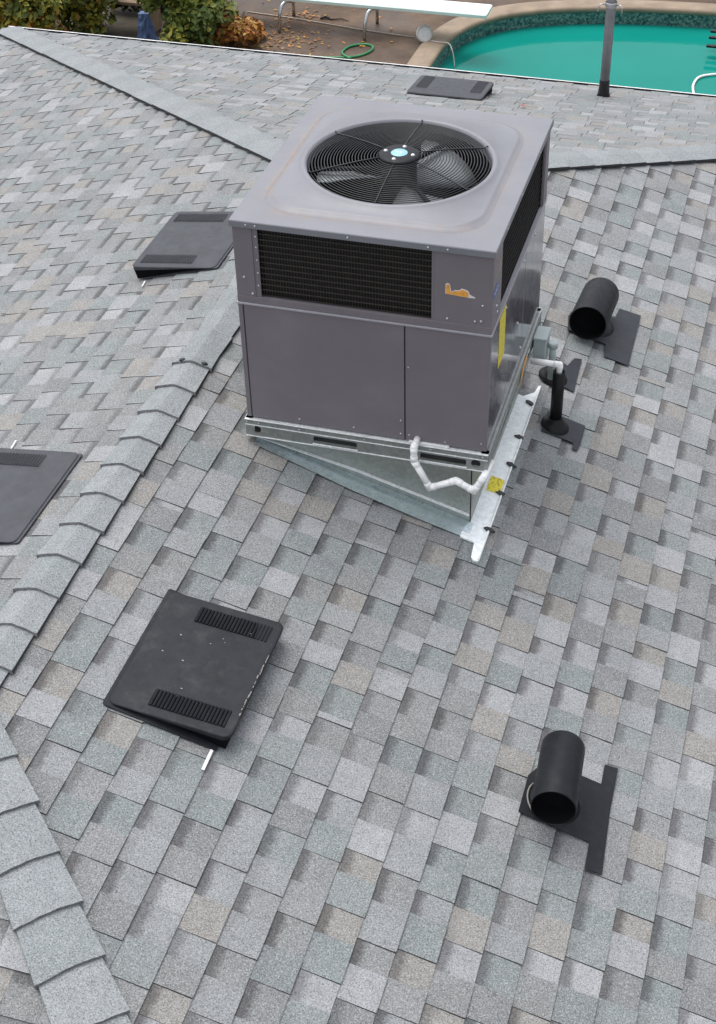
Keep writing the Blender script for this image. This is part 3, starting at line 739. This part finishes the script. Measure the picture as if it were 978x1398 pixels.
# ---------------------------------------------------------------- things on the slopes
def on(F, v, u, wdt=0.): return F @ Matrix.Translation((v,u,wdt))
def slope_prism(pts, z0, z1): return MB().prism(pts, z0, z1)
def square_vent(name, label, F, v, u, L, W, mat, slot=None):
    """slant-back vent: x down the slope 0..L, y across -W/2..W/2"""
    t_ = thing(name, label, 'roof vent', on(F, v, u, .008), 'slant back roof vents')
    fl = .012 if mat is M_VENT else -.004
    h0, h1 = .011, .086
    MB().prism(rrect(-.014,L-.03,-W/2-fl,W/2+fl,.012,3), .0015, .0055).build('flange', mat, t_)
    # body under the hood (inset, dark)
    b = MB(); b.add([(.05,-W/2+.03,.0055),(L-.002,-W/2+.012,.0055),(L-.002,W/2-.012,.0055),(.05,W/2-.03,.0055),(.05,-W/2+.03,h0-.004),(L-.002,-W/2+.012,h1-.016),(L-.002,W/2-.012,h1-.016),(.05,W/2-.03,h0-.004)],
          [(3,2,1,0),(4,5,6,7),(0,1,5,4),(1,2,6,5),(2,3,7,6),(3,0,4,7)]); b.build('vent_body', M_DARK, t_)
    # hood: sloping plate with rounded corners and turned-down rim
    top = rrect(.0,L+.004,-W/2,W/2,.035,5); H = lambda x: h0+(h1-h0)*max(0,min(1,x/L))
    rows = [(top, lambda x: H(x)-.004-.022*max(0,min(1,(x-.06)/L)), 0.), (top, lambda x: H(x)-.003, 0.), (top, lambda x: H(x), .004), (top, lambda x: H(x)+.0005, .012)]
    vs = []; n_ = len(top)
    for poly, hf, ins in rows:
        for x,y in poly:
            cxm, cym = L/2, 0; k = 1-ins/ max(.05,hypot(x-cxm,y-cym)); vs.append((cxm+(x-cxm)*k, cym+(y-cym)*k, hf(x)))
    fs = [(r*n_+i, r*n_+(i+1)%n_, (r+1)*n_+(i+1)%n_, (r+1)*n_+i) for r in range(3) for i in range(n_)]+[tuple(3*n_+i for i in range(n_))]
    MB().add(vs, fs).build('hood', mat, t_)
    # louvres: two rows of raised ribs over a sunk dark strip
    for s in (-1, 1):
        y0, y1 = sorted((s*(W/2-.042), s*(W/2-.125))); x0, x1 = L*.30, L*.93
        hole = MB(); hole.add([(x0,y0,H(x0)+.0012),(x1,y0,H(x1)+.0012),(x1,y1,H(x1)+.0012),(x0,y1,H(x0)+.0012)], [(0,1,2,3)])
        lv = MB(); N = 21
        for i in range(N):
            x = x0+(x1-x0)*(i+.5)/N; d = (x1-x0)/N*.30; q = H(x)
            lv.add([(x-d,y0,q+.001),(x+d,y0,q+.001),(x+d,y1,q+.001),(x-d,y1,q+.001),(x-d*.2,y0,q+.0085),(x+d,y0,q+.0055),(x+d,y1,q+.0055),(x-d*.2,y1,q+.0085)], [(4,5,6,7),(0,1,5,4),(1,2,6,5),(2,3,7,6),(3,0,4,7)])
        lo_ = lv.build('louvre', mat, t_); hole.build('louvre_slots', slot or M_DARK, lo_)
    return t_
va = square_vent('roof_vent', 'charcoal slant back roof vent on the near slope below the ridge', FA, .41*K+.03, -1.69, .475, .63, M_VENT)
square_vent('roof_vent', 'grey slant back roof vent cut by the left edge of the picture', FB, .262*K, 1.005, .48, .64, M_VENTG, M_VENTG)
square_vent('roof_vent', 'grey slant back roof vent left of the air conditioner across the ridge', FB, .262*K, -1.295, .48, .64, M_VENTG, M_VENTG)
square_vent('roof_vent', 'grey slant back roof vent on the far slope towards the pool', FC, (5.28-YF)*K, .10, .46, .60, M_VENTG, M_VENTG)
# scuffed rim and chips of the near vent
rg = random.Random(5); mb = MB(); M_SCUFF = plain('bare_scuff', (.30,.28,.25), .7, var=.3, scale=60)
for k in range(26):
    y = rg.uniform(-.20,.12); ln = rg.uniform(.004,.020); wd_ = rg.uniform(.001,.0035); x_ = .4745-rg.uniform(0,.004)
    mb.box((x_-wd_, y, .0855), (x_+.0005, y+ln, .0875))
for k in range(9):
    x_, y = rg.uniform(.08,.42), rg.uniform(-.22,.22); h_ = .011+.075*x_/.475; q = rg.uniform(.0015,.004); mb.box((x_-q,y-q*.6,h_+.0008),(x_+q,y+q*.6,h_+.0022))
o = mb.build('scuff_marks', M_SCUFF, va); o['kind'] = 'stuff'
def strip(name, label, F, a, b, wd):
    a, b = Vector(a), Vector(b); d = (b-a); L = d.length; ang = atan2(d.y, d.x)
    M_ = F @ Matrix.Translation((a.x,a.y,.0135)) @ Matrix.Rotation(ang,4,'Z')
    mb = MB(); mb.box((0,-wd/2,0),(L,wd/2,.0025)); mb.v = [(x,y,q+.004*sin(pi*x/L)) for x,y,q in mb.v]
    o = mb.build(name, M_WHITE, None, .0008); o.matrix_world = M_; return tag(o, label, 'flashing strip', 'white strips by the vents')
iA, iB = FA.inverted(), FB.inverted()
def sl(Fi, x, y, q=0): v = Fi @ Vector((x,y,q)); return (v.x, v.y, 0)
strip('white_strip', 'white strip poking out below the near charcoal vent', FA, sl(iA,.850,-2.02,-.25), sl(iA,.852,-2.118,-.25), .012)
strip('white_strip', 'white strip poking out below the grey vent left of the air conditioner', FB, sl(iB,-.659,.945,-.19), sl(iB,-.650,.885,-.19), .007)
strip('white_strip', 'white strip above the grey vent at the left picture edge', FB, sl(iB,-.680,-.53,-.2), sl(iB,-.670,-.60,-.2), .008)

def flash_poly(t_, pts, F, Fi, mat, h=.0135, origin=None):
    mb = MB().prism([((Fi @ Vector((x,y,-T*x))).x, (Fi @ Vector((x,y,-T*x))).y) for x,y in pts], h, h+.0025)
    o = mb.build('base_flashing', mat); put_rel(o, t_, F); return o
def put_rel(o, t_, M_): o.parent = t_; o.matrix_basis = t_.matrix_world.inverted() @ M_
M_FLASHBLK = plain('black_flashing', (.013,.014,.018), .55, spec=.25, var=.18, scale=14, fine=.2, dirt=(.15,.14,.13), dirt_amt=.12)
M_FLASHGRY = plain('charcoal_flashing', (.034,.037,.045), .55, spec=.25, var=.14, scale=14, fine=.2)
def hood_vent(label, x, y, L, r, tilt, yaw, pts, fmat, lift, extra=False):
    base = Vector((x,y,rz(x)+.012)); t_ = thing('hood_vent', label, 'roof vent', Matrix.Translation(base), 'black pipe hood vents')
    flash_poly(t_, pts, FA, iA, fmat)
    hc = r+lift
    M_ = Matrix.Translation((0,0,hc)) @ Matrix.Rotation(yaw,4,'Z') @ Matrix.Rotation(tilt,4,'X') @ Matrix.Rotation(-pi/2,4,'X')   # lathe axis z -> +y
    prof = [(.0001,.004),(r*.84,.004)]
    cyl = MB().lathe([(r*.955,-L*.5+.03),(r*.955,-L*.5+.0),(r*.985,-L*.5-.001),(r,-L*.5+.004),(r,L*.5-.03),(r*.985,L*.5-.010),(r*.93,L*.5-.002),(r*.86,L*.5),(.0001,L*.5)], 40).xform(M_)
    c_ = cyl.build('hood_pipe', M_BLACKMET, t_)
    inn = MB().lathe([(r*.95,-L*.5+.002),(r*.95,-L*.5+.08),(.0001,-L*.5+.08)], 32); inn.f = [tuple(reversed(f)) for f in inn.f]; inn.xform(M_).build('hood_inside', M_DARK, t_)
    col = MB().lathe([(r*1.22,.002),(r*1.22,.008),(r*1.06,.02),(r*.90,.030),(r*.55,max(.034,lift+.10*r))], 36); col.v = [(a-.012,b+.03,q-(T*a if q < .05 else 0)) for a,b,q in col.v]; col.build('collar', M_BLACKMET, t_)
    if extra:
        pts_ = [( -r*1.34*cos(a)+.0, .02-r*1.34*sin(a), .014+T*r*1.34*cos(a)) for a in [radians(q) for q in range(-25,86,8)]]
        MB().tube(pts_, .0035, 6).build('sealant_bead', plain('grey_sealant',(.20,.19,.17),.6), t_)
    return t_
hood_vent('black pipe hood vent standing alone low on the near slope', 2.083, -1.655, .345, .084, radians(-6), radians(4),
   [(2.142,-1.449),(2.223,-1.451),(2.220,-1.349),(2.273,-1.342),(2.277,-1.558),(2.296,-1.86),(2.233,-1.867),(2.226,-1.742),(2.088,-1.742),(1.950,-1.735),(1.95,-1.55),(2.0,-1.449)], M_FLASHBLK, .108, True)
hood_vent('black pipe hood vent on a charcoal plate right of the air conditioner', 1.664, 1.565, .36, .100, radians(-3), radians(-2.5),
   [(1.60,1.725),(1.756,1.725),(1.763,1.832),(1.884,1.845),(1.892,1.340),(1.759,1.333),(1.749,1.450),(1.540,1.444),(1.52,1.577)], M_FLASHGRY, .020)
# standpipe with boot
t_ = thing('standpipe', 'slim black standpipe with flared boot beside the air conditioner', 'vent pipe', Matrix.Translation((1.640,.605,rz(1.64)+.012)))
flash_poly(t_, [(1.58,.70),(1.773,.698),(1.776,.532),(1.771,.484),(1.745,.484),(1.740,.53),(1.58,.53)], FA, iA, M_FLASHGRY)
MB().lathe([(.0001,.0),(.030,.0),(.030,.325),(.026,.326),(.026,.30),(.0001,.30)], 24).build('pipe', M_ABS, t_)
mb = MB().lathe([(.070,.0),(.069,.010),(.056,.024),(.040,.040),(.033,.052),(.031,.056)], 28); mb.v = [(a,b,q-(T*a if q < .03 else 0)) for a,b,q in mb.v]; mb.build('boot', M_ABS, t_)
t_ = thing('pipe_boot', 'low black pipe boot tucked behind the white drain elbow', 'pipe boot', Matrix.Translation((1.555,.985,rz(1.555)+.012)))
flash_poly(t_, [(1.50,1.16),(1.600,1.13),(1.621,1.215),(1.658,1.235),(1.671,.93),(1.623,.94),(1.50,.92)], FA, iA, M_FLASHGRY)
mb = MB().lathe([(.075,.0),(.073,.010),(.060,.024),(.045,.045),(.040,.06),(.0001,.062)], 26); mb.v = [(a,b,q-(T*a if q < .03 else 0)) for a,b,q in mb.v]; mb.build('boot', M_ABS, t_)
# fallen red leaf
lf = MB().add([(0,-.03,.001),(.018,-.008,.009),(.03,.012,.003),(.006,.012,.012),(0,.034,.006),(-.006,.012,.010),(-.03,.010,.004),(-.016,-.010,.008)], [(0,1,3),(1,2,3),(3,4,5),(5,6,7),(7,0,5),(0,3,5)])
o = lf.build('fallen_leaf', plain('red_leaf',(.42,.10,.07),.7)); o.matrix_world = on(FC, (5.162-YF)*K, -.547, .014); tag(o, 'single dry red leaf lying on the far slope', 'leaf')

# ---------------------------------------------------------------- service mast through the far eave
mast = thing('service_mast', 'tall grey metal mast rising through the far eave', 'mast', Matrix.Translation((1.009,6.206,-T*(6.206-YF)+.01)))
M_MAST = plain('mast_grey', (.30,.30,.32), .38, metal=.5, var=.15)
MB().tube([(0,0,0),(0,0,1.75)], .038, 20).build('mast_pipe', M_MAST, mast)
MB().lathe([(.050,0.0),(.046,.03),(.042,.08),(.040,.13),(.039,.135)], 22).build('boot', M_TAR, mast)
MB().prism(rrect(-.05,.05,-.05,.05,.02,3), -.004, .012).build('base_flashing', M_FLASHBLK, mast).rotation_euler = (-atan2(T,1),0,0)
cl_ = MB(); cl_.lathe([(.044,.73),(.047,.735),(.047,.765),(.044,.77)], 20); cl_.build('clamp', M_STEEL, mast)
for s in (-1,1): MB().tube(fillet([(s*.04,-.01,.75),(s*.085,-.03,.755),(s*.095,-.04,.70)],.02,4), .006, 6).build('clamp_hook', M_STEEL, mast)
MB().lathe([(.055,1.75),(.06,1.80),(.03,1.86),(.0001,1.87)], 18).build('mast_cap', M_MAST, mast)
o = MB().tube(fillet([(0,0,0),(-.16,.04,-.02),(-.30,.08,-.10),(-.42,.10,-.06),(-.52,.14,.12),(-.62,.3,.5),(-5.,9.,3.4),(-14.,30.,5.5)],.12,6), .011, 8).build('service_cable', M_ABS); o.location = (.97,6.21,-T*(6.206-YF)+.86); tag(o, 'black drooping cable leaving the mast to the left', 'cable')
o = MB().tube(fillet([(0,0,0),(-.25,.02,.18),(-.50,.06,.40),(-14.,30.,5.7)],.1,6), .005, 6).build('guy_wire', M_STEEL); o.location = (.97,6.2,-T*(6.206-YF)+.83); tag(o, 'thin steel wire running up from the mast clamp', 'wire')

# ---------------------------------------------------------------- garden: ground, patio, pool
GZ = -4.0
M_GROUND = plain('garden_soil', (.075,.062,.045), .95, var=.35, scale=2.5, bmp=.02, bscale=8, dirt=(.05,.07,.025), dirt_amt=.8)
gb = MB(); 
# the sheet leaves the pool open
def pool_pt(a, g=0.):
    A_, B_, n_ = 5.65+g, 2.70+g, 3.3
    c_, s_ = cos(a), sin(a); return (3.5+A_*math.copysign(abs(c_)**(2/n_),c_), 12.9+B_*math.copysign(abs(s_)**(2/n_),s_))
NP = 120
aa = [2*pi*i/NP for i in range(NP)]
def ring_sheet(inner, outer, zz): 
    n_ = len(inner); return MB().add([(x,y,zz) for x,y in inner]+[(x,y,zz) for x,y in outer], [(i,i+n_,(i+1)%n_+n_,(i+1)%n_) for i in range(n_)])
def rect_ray(a, x0, x1, y0, y1):
    c_, s_ = cos(a), sin(a); d = 1e9
    if c_ > 1e-9: d = min(d,(x1-3.5)/c_)
    if c_ < -1e-9: d = min(d,(x0-3.5)/c_)
    if s_ > 1e-9: d = min(d,(y1-12.9)/s_)
    if s_ < -1e-9: d = min(d,(y0-12.9)/s_)
    return (3.5+d*c_, 12.9+d*s_)
def angle_of(p): return atan2(p[1]-12.9, p[0]-3.5)
inner = [pool_pt(a,.30) for a in aa]
o = ring_sheet(inner, [rect_ray(angle_of(p),-900,900,-900,900) for p in inner], GZ-.03).build('ground', M_GROUND); struct(o)
def patio_material():
    m, n, b = newmat('wet_patio_concrete'); p = pos(n)
    c = ramp(n, noise(n, p, 1.4, 6, .65), [(.28,(.062,.038,.024)),(.48,(.125,.080,.050)),(.68,(.21,.142,.092))])
    c2 = ramp(n, noise(n, p, 22, 4), [(.3,.78),(.7,1.0)]); c = mix(n, c, c2, 1.0, 'MULTIPLY')
    wet = ramp(n, noise(n, p, .9, 5, .6), [(.42,0.),(.62,1.)])
    c = mix(n, c, mix(n, c, (.55,.52,.50), 1.0, 'MULTIPLY'), wet)
    n.links.new(c, b.inputs['Base Color']); n.links.new(ramp(n, wet, [(0.,.85),(1.,.5)]), b.inputs['Roughness']); bump(n, noise(n, p, 40, 3), .4, .003, b); return m
M_PATIO = patio_material()
o = ring_sheet(inner, [rect_ray(angle_of(p),-5.6,11,7.2,19.5) for p in inner], GZ).build('patio', M_PATIO); struct(o)
M_COPE = plain('pool_coping', (.27,.205,.145), .75, var=.22, scale=3, dirt=(.16,.12,.09), dirt_amt=.6, bmp=.003, bscale=40)
mb = MB(); prof = [(.30,.0),(.30,.022),(.27,.034),(.03,.036),(.0,.026),(-.012,.0),(.0,-.04),(.02,-.05)]
vs = [(*pool_pt(a,g), GZ+h) for g,h in prof for a in aa]; mb.add(vs, [(r*NP+i, r*NP+(i+1)%NP, (r+1)*NP+(i+1)%NP, (r+1)*NP+i) for r in range(len(prof)-1) for i in range(NP)], 0, True)
mb.f = [tuple(reversed(f)) for f in mb.f]
o = mb.build('pool_coping', M_COPE); struct(o)
def tileband_material():
    m, n, b = newmat('pool_tile_band'); p = pos(n)
    v = nd(n, 'ShaderNodeTexVoronoi', Scale=34.0); n.links.new(p, v.inputs['Vector'])
    c = ramp(n, v.outputs['Color'], [(.15,(.02,.06,.06)),(.5,(.06,.14,.13)),(.85,(.15,.25,.22))]); n.links.new(c, b.inputs['Base Color']); b.inputs['Roughness'].default_value = .25; return m
mb = MB(); vs = [(*pool_pt(a,.015), h) for h in (GZ-.045, GZ-.5) for a in aa]; mb.add(vs, [(i, i+NP, (i+1)%NP+NP, (i+1)%NP) for i in range(NP)]); mb.f = [tuple(reversed(f)) for f in mb.f]
o = mb.build('pool_wall', tileband_material()); struct(o)
def water_material():
    m, n, b = newmat('murky_teal_water'); p = pos(n)
    c = ramp(n, noise(n, p, .5, 3), [(.3,(.004,.185,.150)),(.7,(.006,.222,.180))]); n.links.new(c, b.inputs['Base Color'])
    b.inputs['Roughness'].default_value = .05; b.inputs['IOR'].default_value = 1.33; b.inputs['Specular IOR Level'].default_value = .12
    bump(n, noise(n, p, 3.5, 3), .12, .02, b); return m
mb = MB(); mb.add([(*pool_pt(a,.02), GZ-.22) for a in aa], [tuple(range(NP))]); o = mb.build('pool_water', water_material()); struct(o)

# diving board and stand
db = thing('diving_board', 'white diving board on bent steel legs above the pool end', 'diving board', Matrix.Translation((-3.8,13.80,GZ)))
mb = MB(); mb.prism(rrect(-1.6,2.22,-.205,.205,.035,4), .405, .45); mb.build('board', plain('board_mint_edge',(.60,.74,.69),.5,var=.08,scale=3), db, .006)
MB().prism(rrect(-1.58,2.20,-.19,.19,.03,4), .4505, .454).build('board_tread', plain('board_white',(.74,.78,.77),.8,var=.06), db)
for x in (.58, -.64):
    for s in (-1,1):
        MB().tube(fillet([(x+.10,s*.12,.40),(x+.02,s*.22,.38),(x,s*.30,.25),(x-.01,s*.32,0)],.1,5), .024, 10).build('leg', M_STEEL, db)
    MB().box((x-.0,-.18,.375),(x+.16,.18,.404)).build('cross_plate', M_STEEL, db)
# garden hose
mb = MB(); loop = [(-3.70,12.755),(-3.50,12.80),(-3.33,12.84),(-3.18,12.90),(-3.07,13.03),(-3.02,13.2),(-3.07,13.33),(-3.22,13.34),(-3.37,13.22),(-3.40,13.05),(-3.38,12.93),(-3.30,12.84),(-3.20,12.78)]
pp = fillet([(x+3.3,y-13.,.016+ .02*(i > 9)) for i,(x,y) in enumerate(loop)], .12, 5)
o = mb.tube(pp, .016, 8).build('garden_hose', plain('green_hose',(.02,.20,.075),.4)); o.location = (-3.3,13.,GZ); tag(o, 'green garden hose coiled once on the wet patio', 'hose')
# pool lamp lying on the coping
lp = thing('pool_lamp', 'round grey pool lamp lying on the patio beside the coping', 'lamp', Matrix.Translation((-2.40,13.58,GZ+.03)) @ Matrix.Rotation(radians(35),4,'Z') @ Matrix.Rotation(radians(62),4,'X') @ Matrix.Translation((0,.10,0)))
M_LAMP = plain('lamp_grey', (.38,.37,.35), .5, var=.15)
MB().lathe([(.085,.0),(.115,.005),(.118,.02),(.10,.028),(.092,.02),(.088,.018)], 28).build('rim', M_LAMP, lp)
MB().disc(.09,.018,28).build('lens', plain('lamp_lens',(.50,.50,.49),.25), lp)
MB().lathe([(.085,0),(.075,-.06),(.045,-.12),(.0001,-.125)], 24).build('housing', M_LAMP, lp)
o = MB().tube(fillet([(0,0,.02),(.18,-.06,.03),(.30,-.10,.06),(.37,-.18,.0),(.41,-.22,-.15),(.42,-.25,-.22)],.06,5), .008, 6).build('lamp_cord', plain('cord_grey',(.45,.42,.38),.6)); o.location = (-2.36,13.62,GZ+.015); tag(o, 'grey cord from the pool lamp over the coping', 'cord')
o = MB().tube([(0,0,0),(.8,-.09,0),(1.7,-.25,0),(2.55,-.35,0)], .009, 6).build('patio_cord', plain('pale_cord',(.52,.45,.38),.7)); o.location = (-5.135,14.089,GZ+.009); tag(o, 'thin pale cord stretched across the brown patio', 'cord')
o = MB().tube(fillet([(.5,.12,.01),(.255,0,.01),(.05,-.12,.012),(0,-.40,.01),(.045,-.69,.012),(.12,-.86,.01),(.3,-1.1,0)],.15,5), .017, 8).build('vacuum_hose', M_WHITE); o.location = (1.19,13.972,GZ-.212); tag(o, 'white floating hose curling on the pool water', 'hose')
ld = thing('pool_ladder', 'dark pool ladder treads at the right edge of the pool', 'ladder', Matrix.Translation((1.42,15.0,GZ)))
for i,(y_,h) in enumerate(((0.0,-.02),(-.20,-.03),(-.45,-.05))): MB().box((-.18,y_-.03,h-.03),(.22,y_+.03,h)).build('tread', M_ABS, ld, .006)
for x in (.20,): MB().tube(fillet([(x,.75,-.0),(x,.75,.35),(x,.2,.32),(x,-.55,-.19)],.2,6), .02, 8).build('handrail', M_STEEL, ld)
# twig
o = MB().tube([(0,0,.012),(.08,.03,.03),(.16,.0,.014),(.30,.04,.02),(.42,.0,.012)], [.012,.02,.01,.008,.004], 6).build('twig', plain('dark_twig',(.03,.022,.016),.9)); o.location = (-4.05,14.08,GZ); tag(o, 'dark twig lying under the diving board', 'twig')

# ---------------------------------------------------------------- shrubs beyond the eave
def leaf_mat(name, stops, tr=.25):
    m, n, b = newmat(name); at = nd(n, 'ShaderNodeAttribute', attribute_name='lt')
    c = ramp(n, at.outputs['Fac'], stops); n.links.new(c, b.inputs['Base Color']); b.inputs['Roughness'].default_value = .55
    if 'Subsurface Weight' in b.inputs: pass
    return m
M_BARK = plain('bark', (.075,.055,.04), .95, var=.3, scale=12, bmp=.006, bscale=30)
LM1 = leaf_mat('shrub_leaves_yellowing', [(0.,(.040,.060,.014)),(.35,(.095,.135,.024)),(.62,(.21,.22,.026)),(.82,(.40,.33,.03)),(1.,(.40,.17,.03))])
LM2 = leaf_mat('shrub_leaves_green', [(0.,(.034,.055,.014)),(.4,(.08,.13,.026)),(.75,(.17,.21,.032)),(1.,(.32,.30,.04))])
LM3 = leaf_mat('shrub_leaves_orange', [(0.,(.08,.04,.014)),(.35,(.24,.095,.022)),(.7,(.42,.16,.026)),(1.,(.34,.24,.035))])
def shrub(name, label, c, rx, ry, h, count, mat, seed, size=.085, lobes=9):
    rg = random.Random(seed); t_ = thing(name, label, 'shrub', Matrix.Translation((c[0],c[1],GZ)), 'shrubs beyond the far eave')
    tr = MB()
    tops = []
    for k in range(5):
        a = 2*pi*k/5+rg.uniform(-.4,.4); d = rg.uniform(.3,.7); top = (rx*d*cos(a), ry*d*sin(a), h*rg.uniform(.6,.9)); tops.append(top)
        tr.tube(fillet([(rg.uniform(-.08,.08),rg.uniform(-.08,.08),-.05),(top[0]*.3,top[1]*.3,top[2]*.45),top],.3,4), [.045]+[.035]*5+[.012], 7)
    tr.build('trunk', M_BARK, t_)
    L = [(rg.uniform(-.62,.62)*rx, rg.uniform(-.62,.62)*ry, h*rg.uniform(.10,.82), rg.uniform(.32,.5), rg.uniform(-.14,.14)) for _ in range(lobes)]
    vs = []; fs = []; lt = []
    while len(fs) < count*2:
        lx, ly, lz, lr, tone = rg.choice(L)
        d = Vector((rg.gauss(0,1),rg.gauss(0,1),rg.gauss(0,1))).normalized()*(rg.random()**.35)
        p = Vector((lx+d.x*lr*rx, ly+d.y*lr*ry, lz+d.z*lr*h*.55))
        if p.z < .05: continue
        nrm = (d*.6+Vector((rg.uniform(-.7,.7),rg.uniform(-.7,.7),rg.uniform(0,1.1)))).normalized()
        x = nrm.cross(Vector((rg.uniform(-1,1),rg.uniform(-1,1),rg.uniform(-1,1)))).normalized(); y = nrm.cross(x)
        s = size*rg.uniform(.6,1.35); o_ = len(vs)
        vs += [p-y*s*.62, p+x*s*.40-y*s*.12+nrm*s*.10, p+y*s*.62-nrm*s*.05, p-x*s*.40-y*s*.12+nrm*s*.10]
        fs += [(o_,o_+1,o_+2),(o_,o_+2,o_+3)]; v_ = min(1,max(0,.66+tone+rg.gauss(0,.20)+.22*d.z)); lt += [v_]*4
    mb = MB().add(vs, fs, 0, False); o = mb.build('crown', mat, t_); o.data.attributes.new('lt','FLOAT','POINT').data.foreach_set('value', lt)
    return t_
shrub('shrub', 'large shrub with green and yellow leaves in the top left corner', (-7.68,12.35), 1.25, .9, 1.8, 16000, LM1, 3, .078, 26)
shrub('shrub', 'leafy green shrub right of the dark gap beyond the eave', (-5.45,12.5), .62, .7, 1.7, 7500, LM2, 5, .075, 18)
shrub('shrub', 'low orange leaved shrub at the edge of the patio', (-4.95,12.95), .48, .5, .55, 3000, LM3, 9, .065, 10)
shrub('shrub', 'added dark shrub filling the gap behind the blue tarp, shade in its leaf colour', (-6.45,13.95), .8, .4, 1.3, 2600, leaf_mat('shrub_leaves_shade_dark', [(0.,(.012,.018,.007)),(1.,(.04,.06,.016))]), 15, .10, 10)  # added to darken the gap; its shade is put into the leaf colour
# blue tarp and wooden bench in the gap
mb = MB(); rg = random.Random(4); rows = 9; cols = 15; vs = []
for i in range(rows):
    h = i/(rows-1)
    for j in range(cols):
        a = 2*pi*j/cols; r = (.14-.07*h)*(1+.35*sin(3*a+h*2)+rg.uniform(-.14,.14)); vs.append((r*cos(a)*1.0, r*sin(a)*.7, h*.42))
fs = [(i*cols+j, i*cols+(j+1)%cols, (i+1)*cols+(j+1)%cols, (i+1)*cols+j) for i in range(rows-1) for j in range(cols)]+[tuple((rows-1)*cols+j for j in range(cols))]
o = MB().add(vs, fs).build('folded_tarp', plain('blue_tarp',(.09,.14,.28),.5,var=.35,scale=9)); o.location = (-6.10,12.72,GZ); tag(o, 'crumpled blue tarp standing between the two shrubs', 'tarp')
bn = thing('wooden_bench', 'weathered wooden bench top seen between the shrubs', 'bench', Matrix.Translation((-6.62,13.12,GZ)))
M_WOOD = plain('weathered_wood', (.26,.18,.11), .8, var=.3, scale=6)
for i in range(3): MB().box((-.6,-.2+.14*i,.42),(.6,-.2+.14*i+.125,.46)).build('plank', M_WOOD, bn, .004)
for x in (-.5,.42): MB().box((x,-.18,0),(x+.08,.2,.4195)).build('leg', M_WOOD, bn)
# leaf litter on the patio
rg = random.Random(12); vs = []; fs = []; lt = []
for k in range(420):
    q = rg.random()
    cx_, cy_, sp = ((-4.7,13.1,.35) if q < .55 else (-4.15,13.35,.25) if q < .7 else (-4.3,14.2,.15) if q < .8 else (-4.2,13.6,.9))
    p = Vector((rg.gauss(cx_,sp), rg.gauss(cy_,sp*.7), GZ+.006+rg.random()*.012))
    a = rg.uniform(0,2*pi); x = Vector((cos(a),sin(a),rg.uniform(-.3,.3))); y = Vector((-sin(a),cos(a),rg.uniform(-.3,.3))); s = rg.uniform(.015,.04); o_ = len(vs)
    vs += [p-y*s, p+x*s*.6, p+y*s, p-x*s*.6]; fs += [(o_,o_+1,o_+2),(o_,o_+2,o_+3)]; lt += [rg.random()]*4
o = MB().add(vs, fs).build('leaf_litter', LM3); o.data.attributes.new('lt','FLOAT','POINT').data.foreach_set('value', lt)
o['kind'] = 'stuff'; o['label'] = 'scattered orange leaves on the brown patio'; o['category'] = 'leaves'
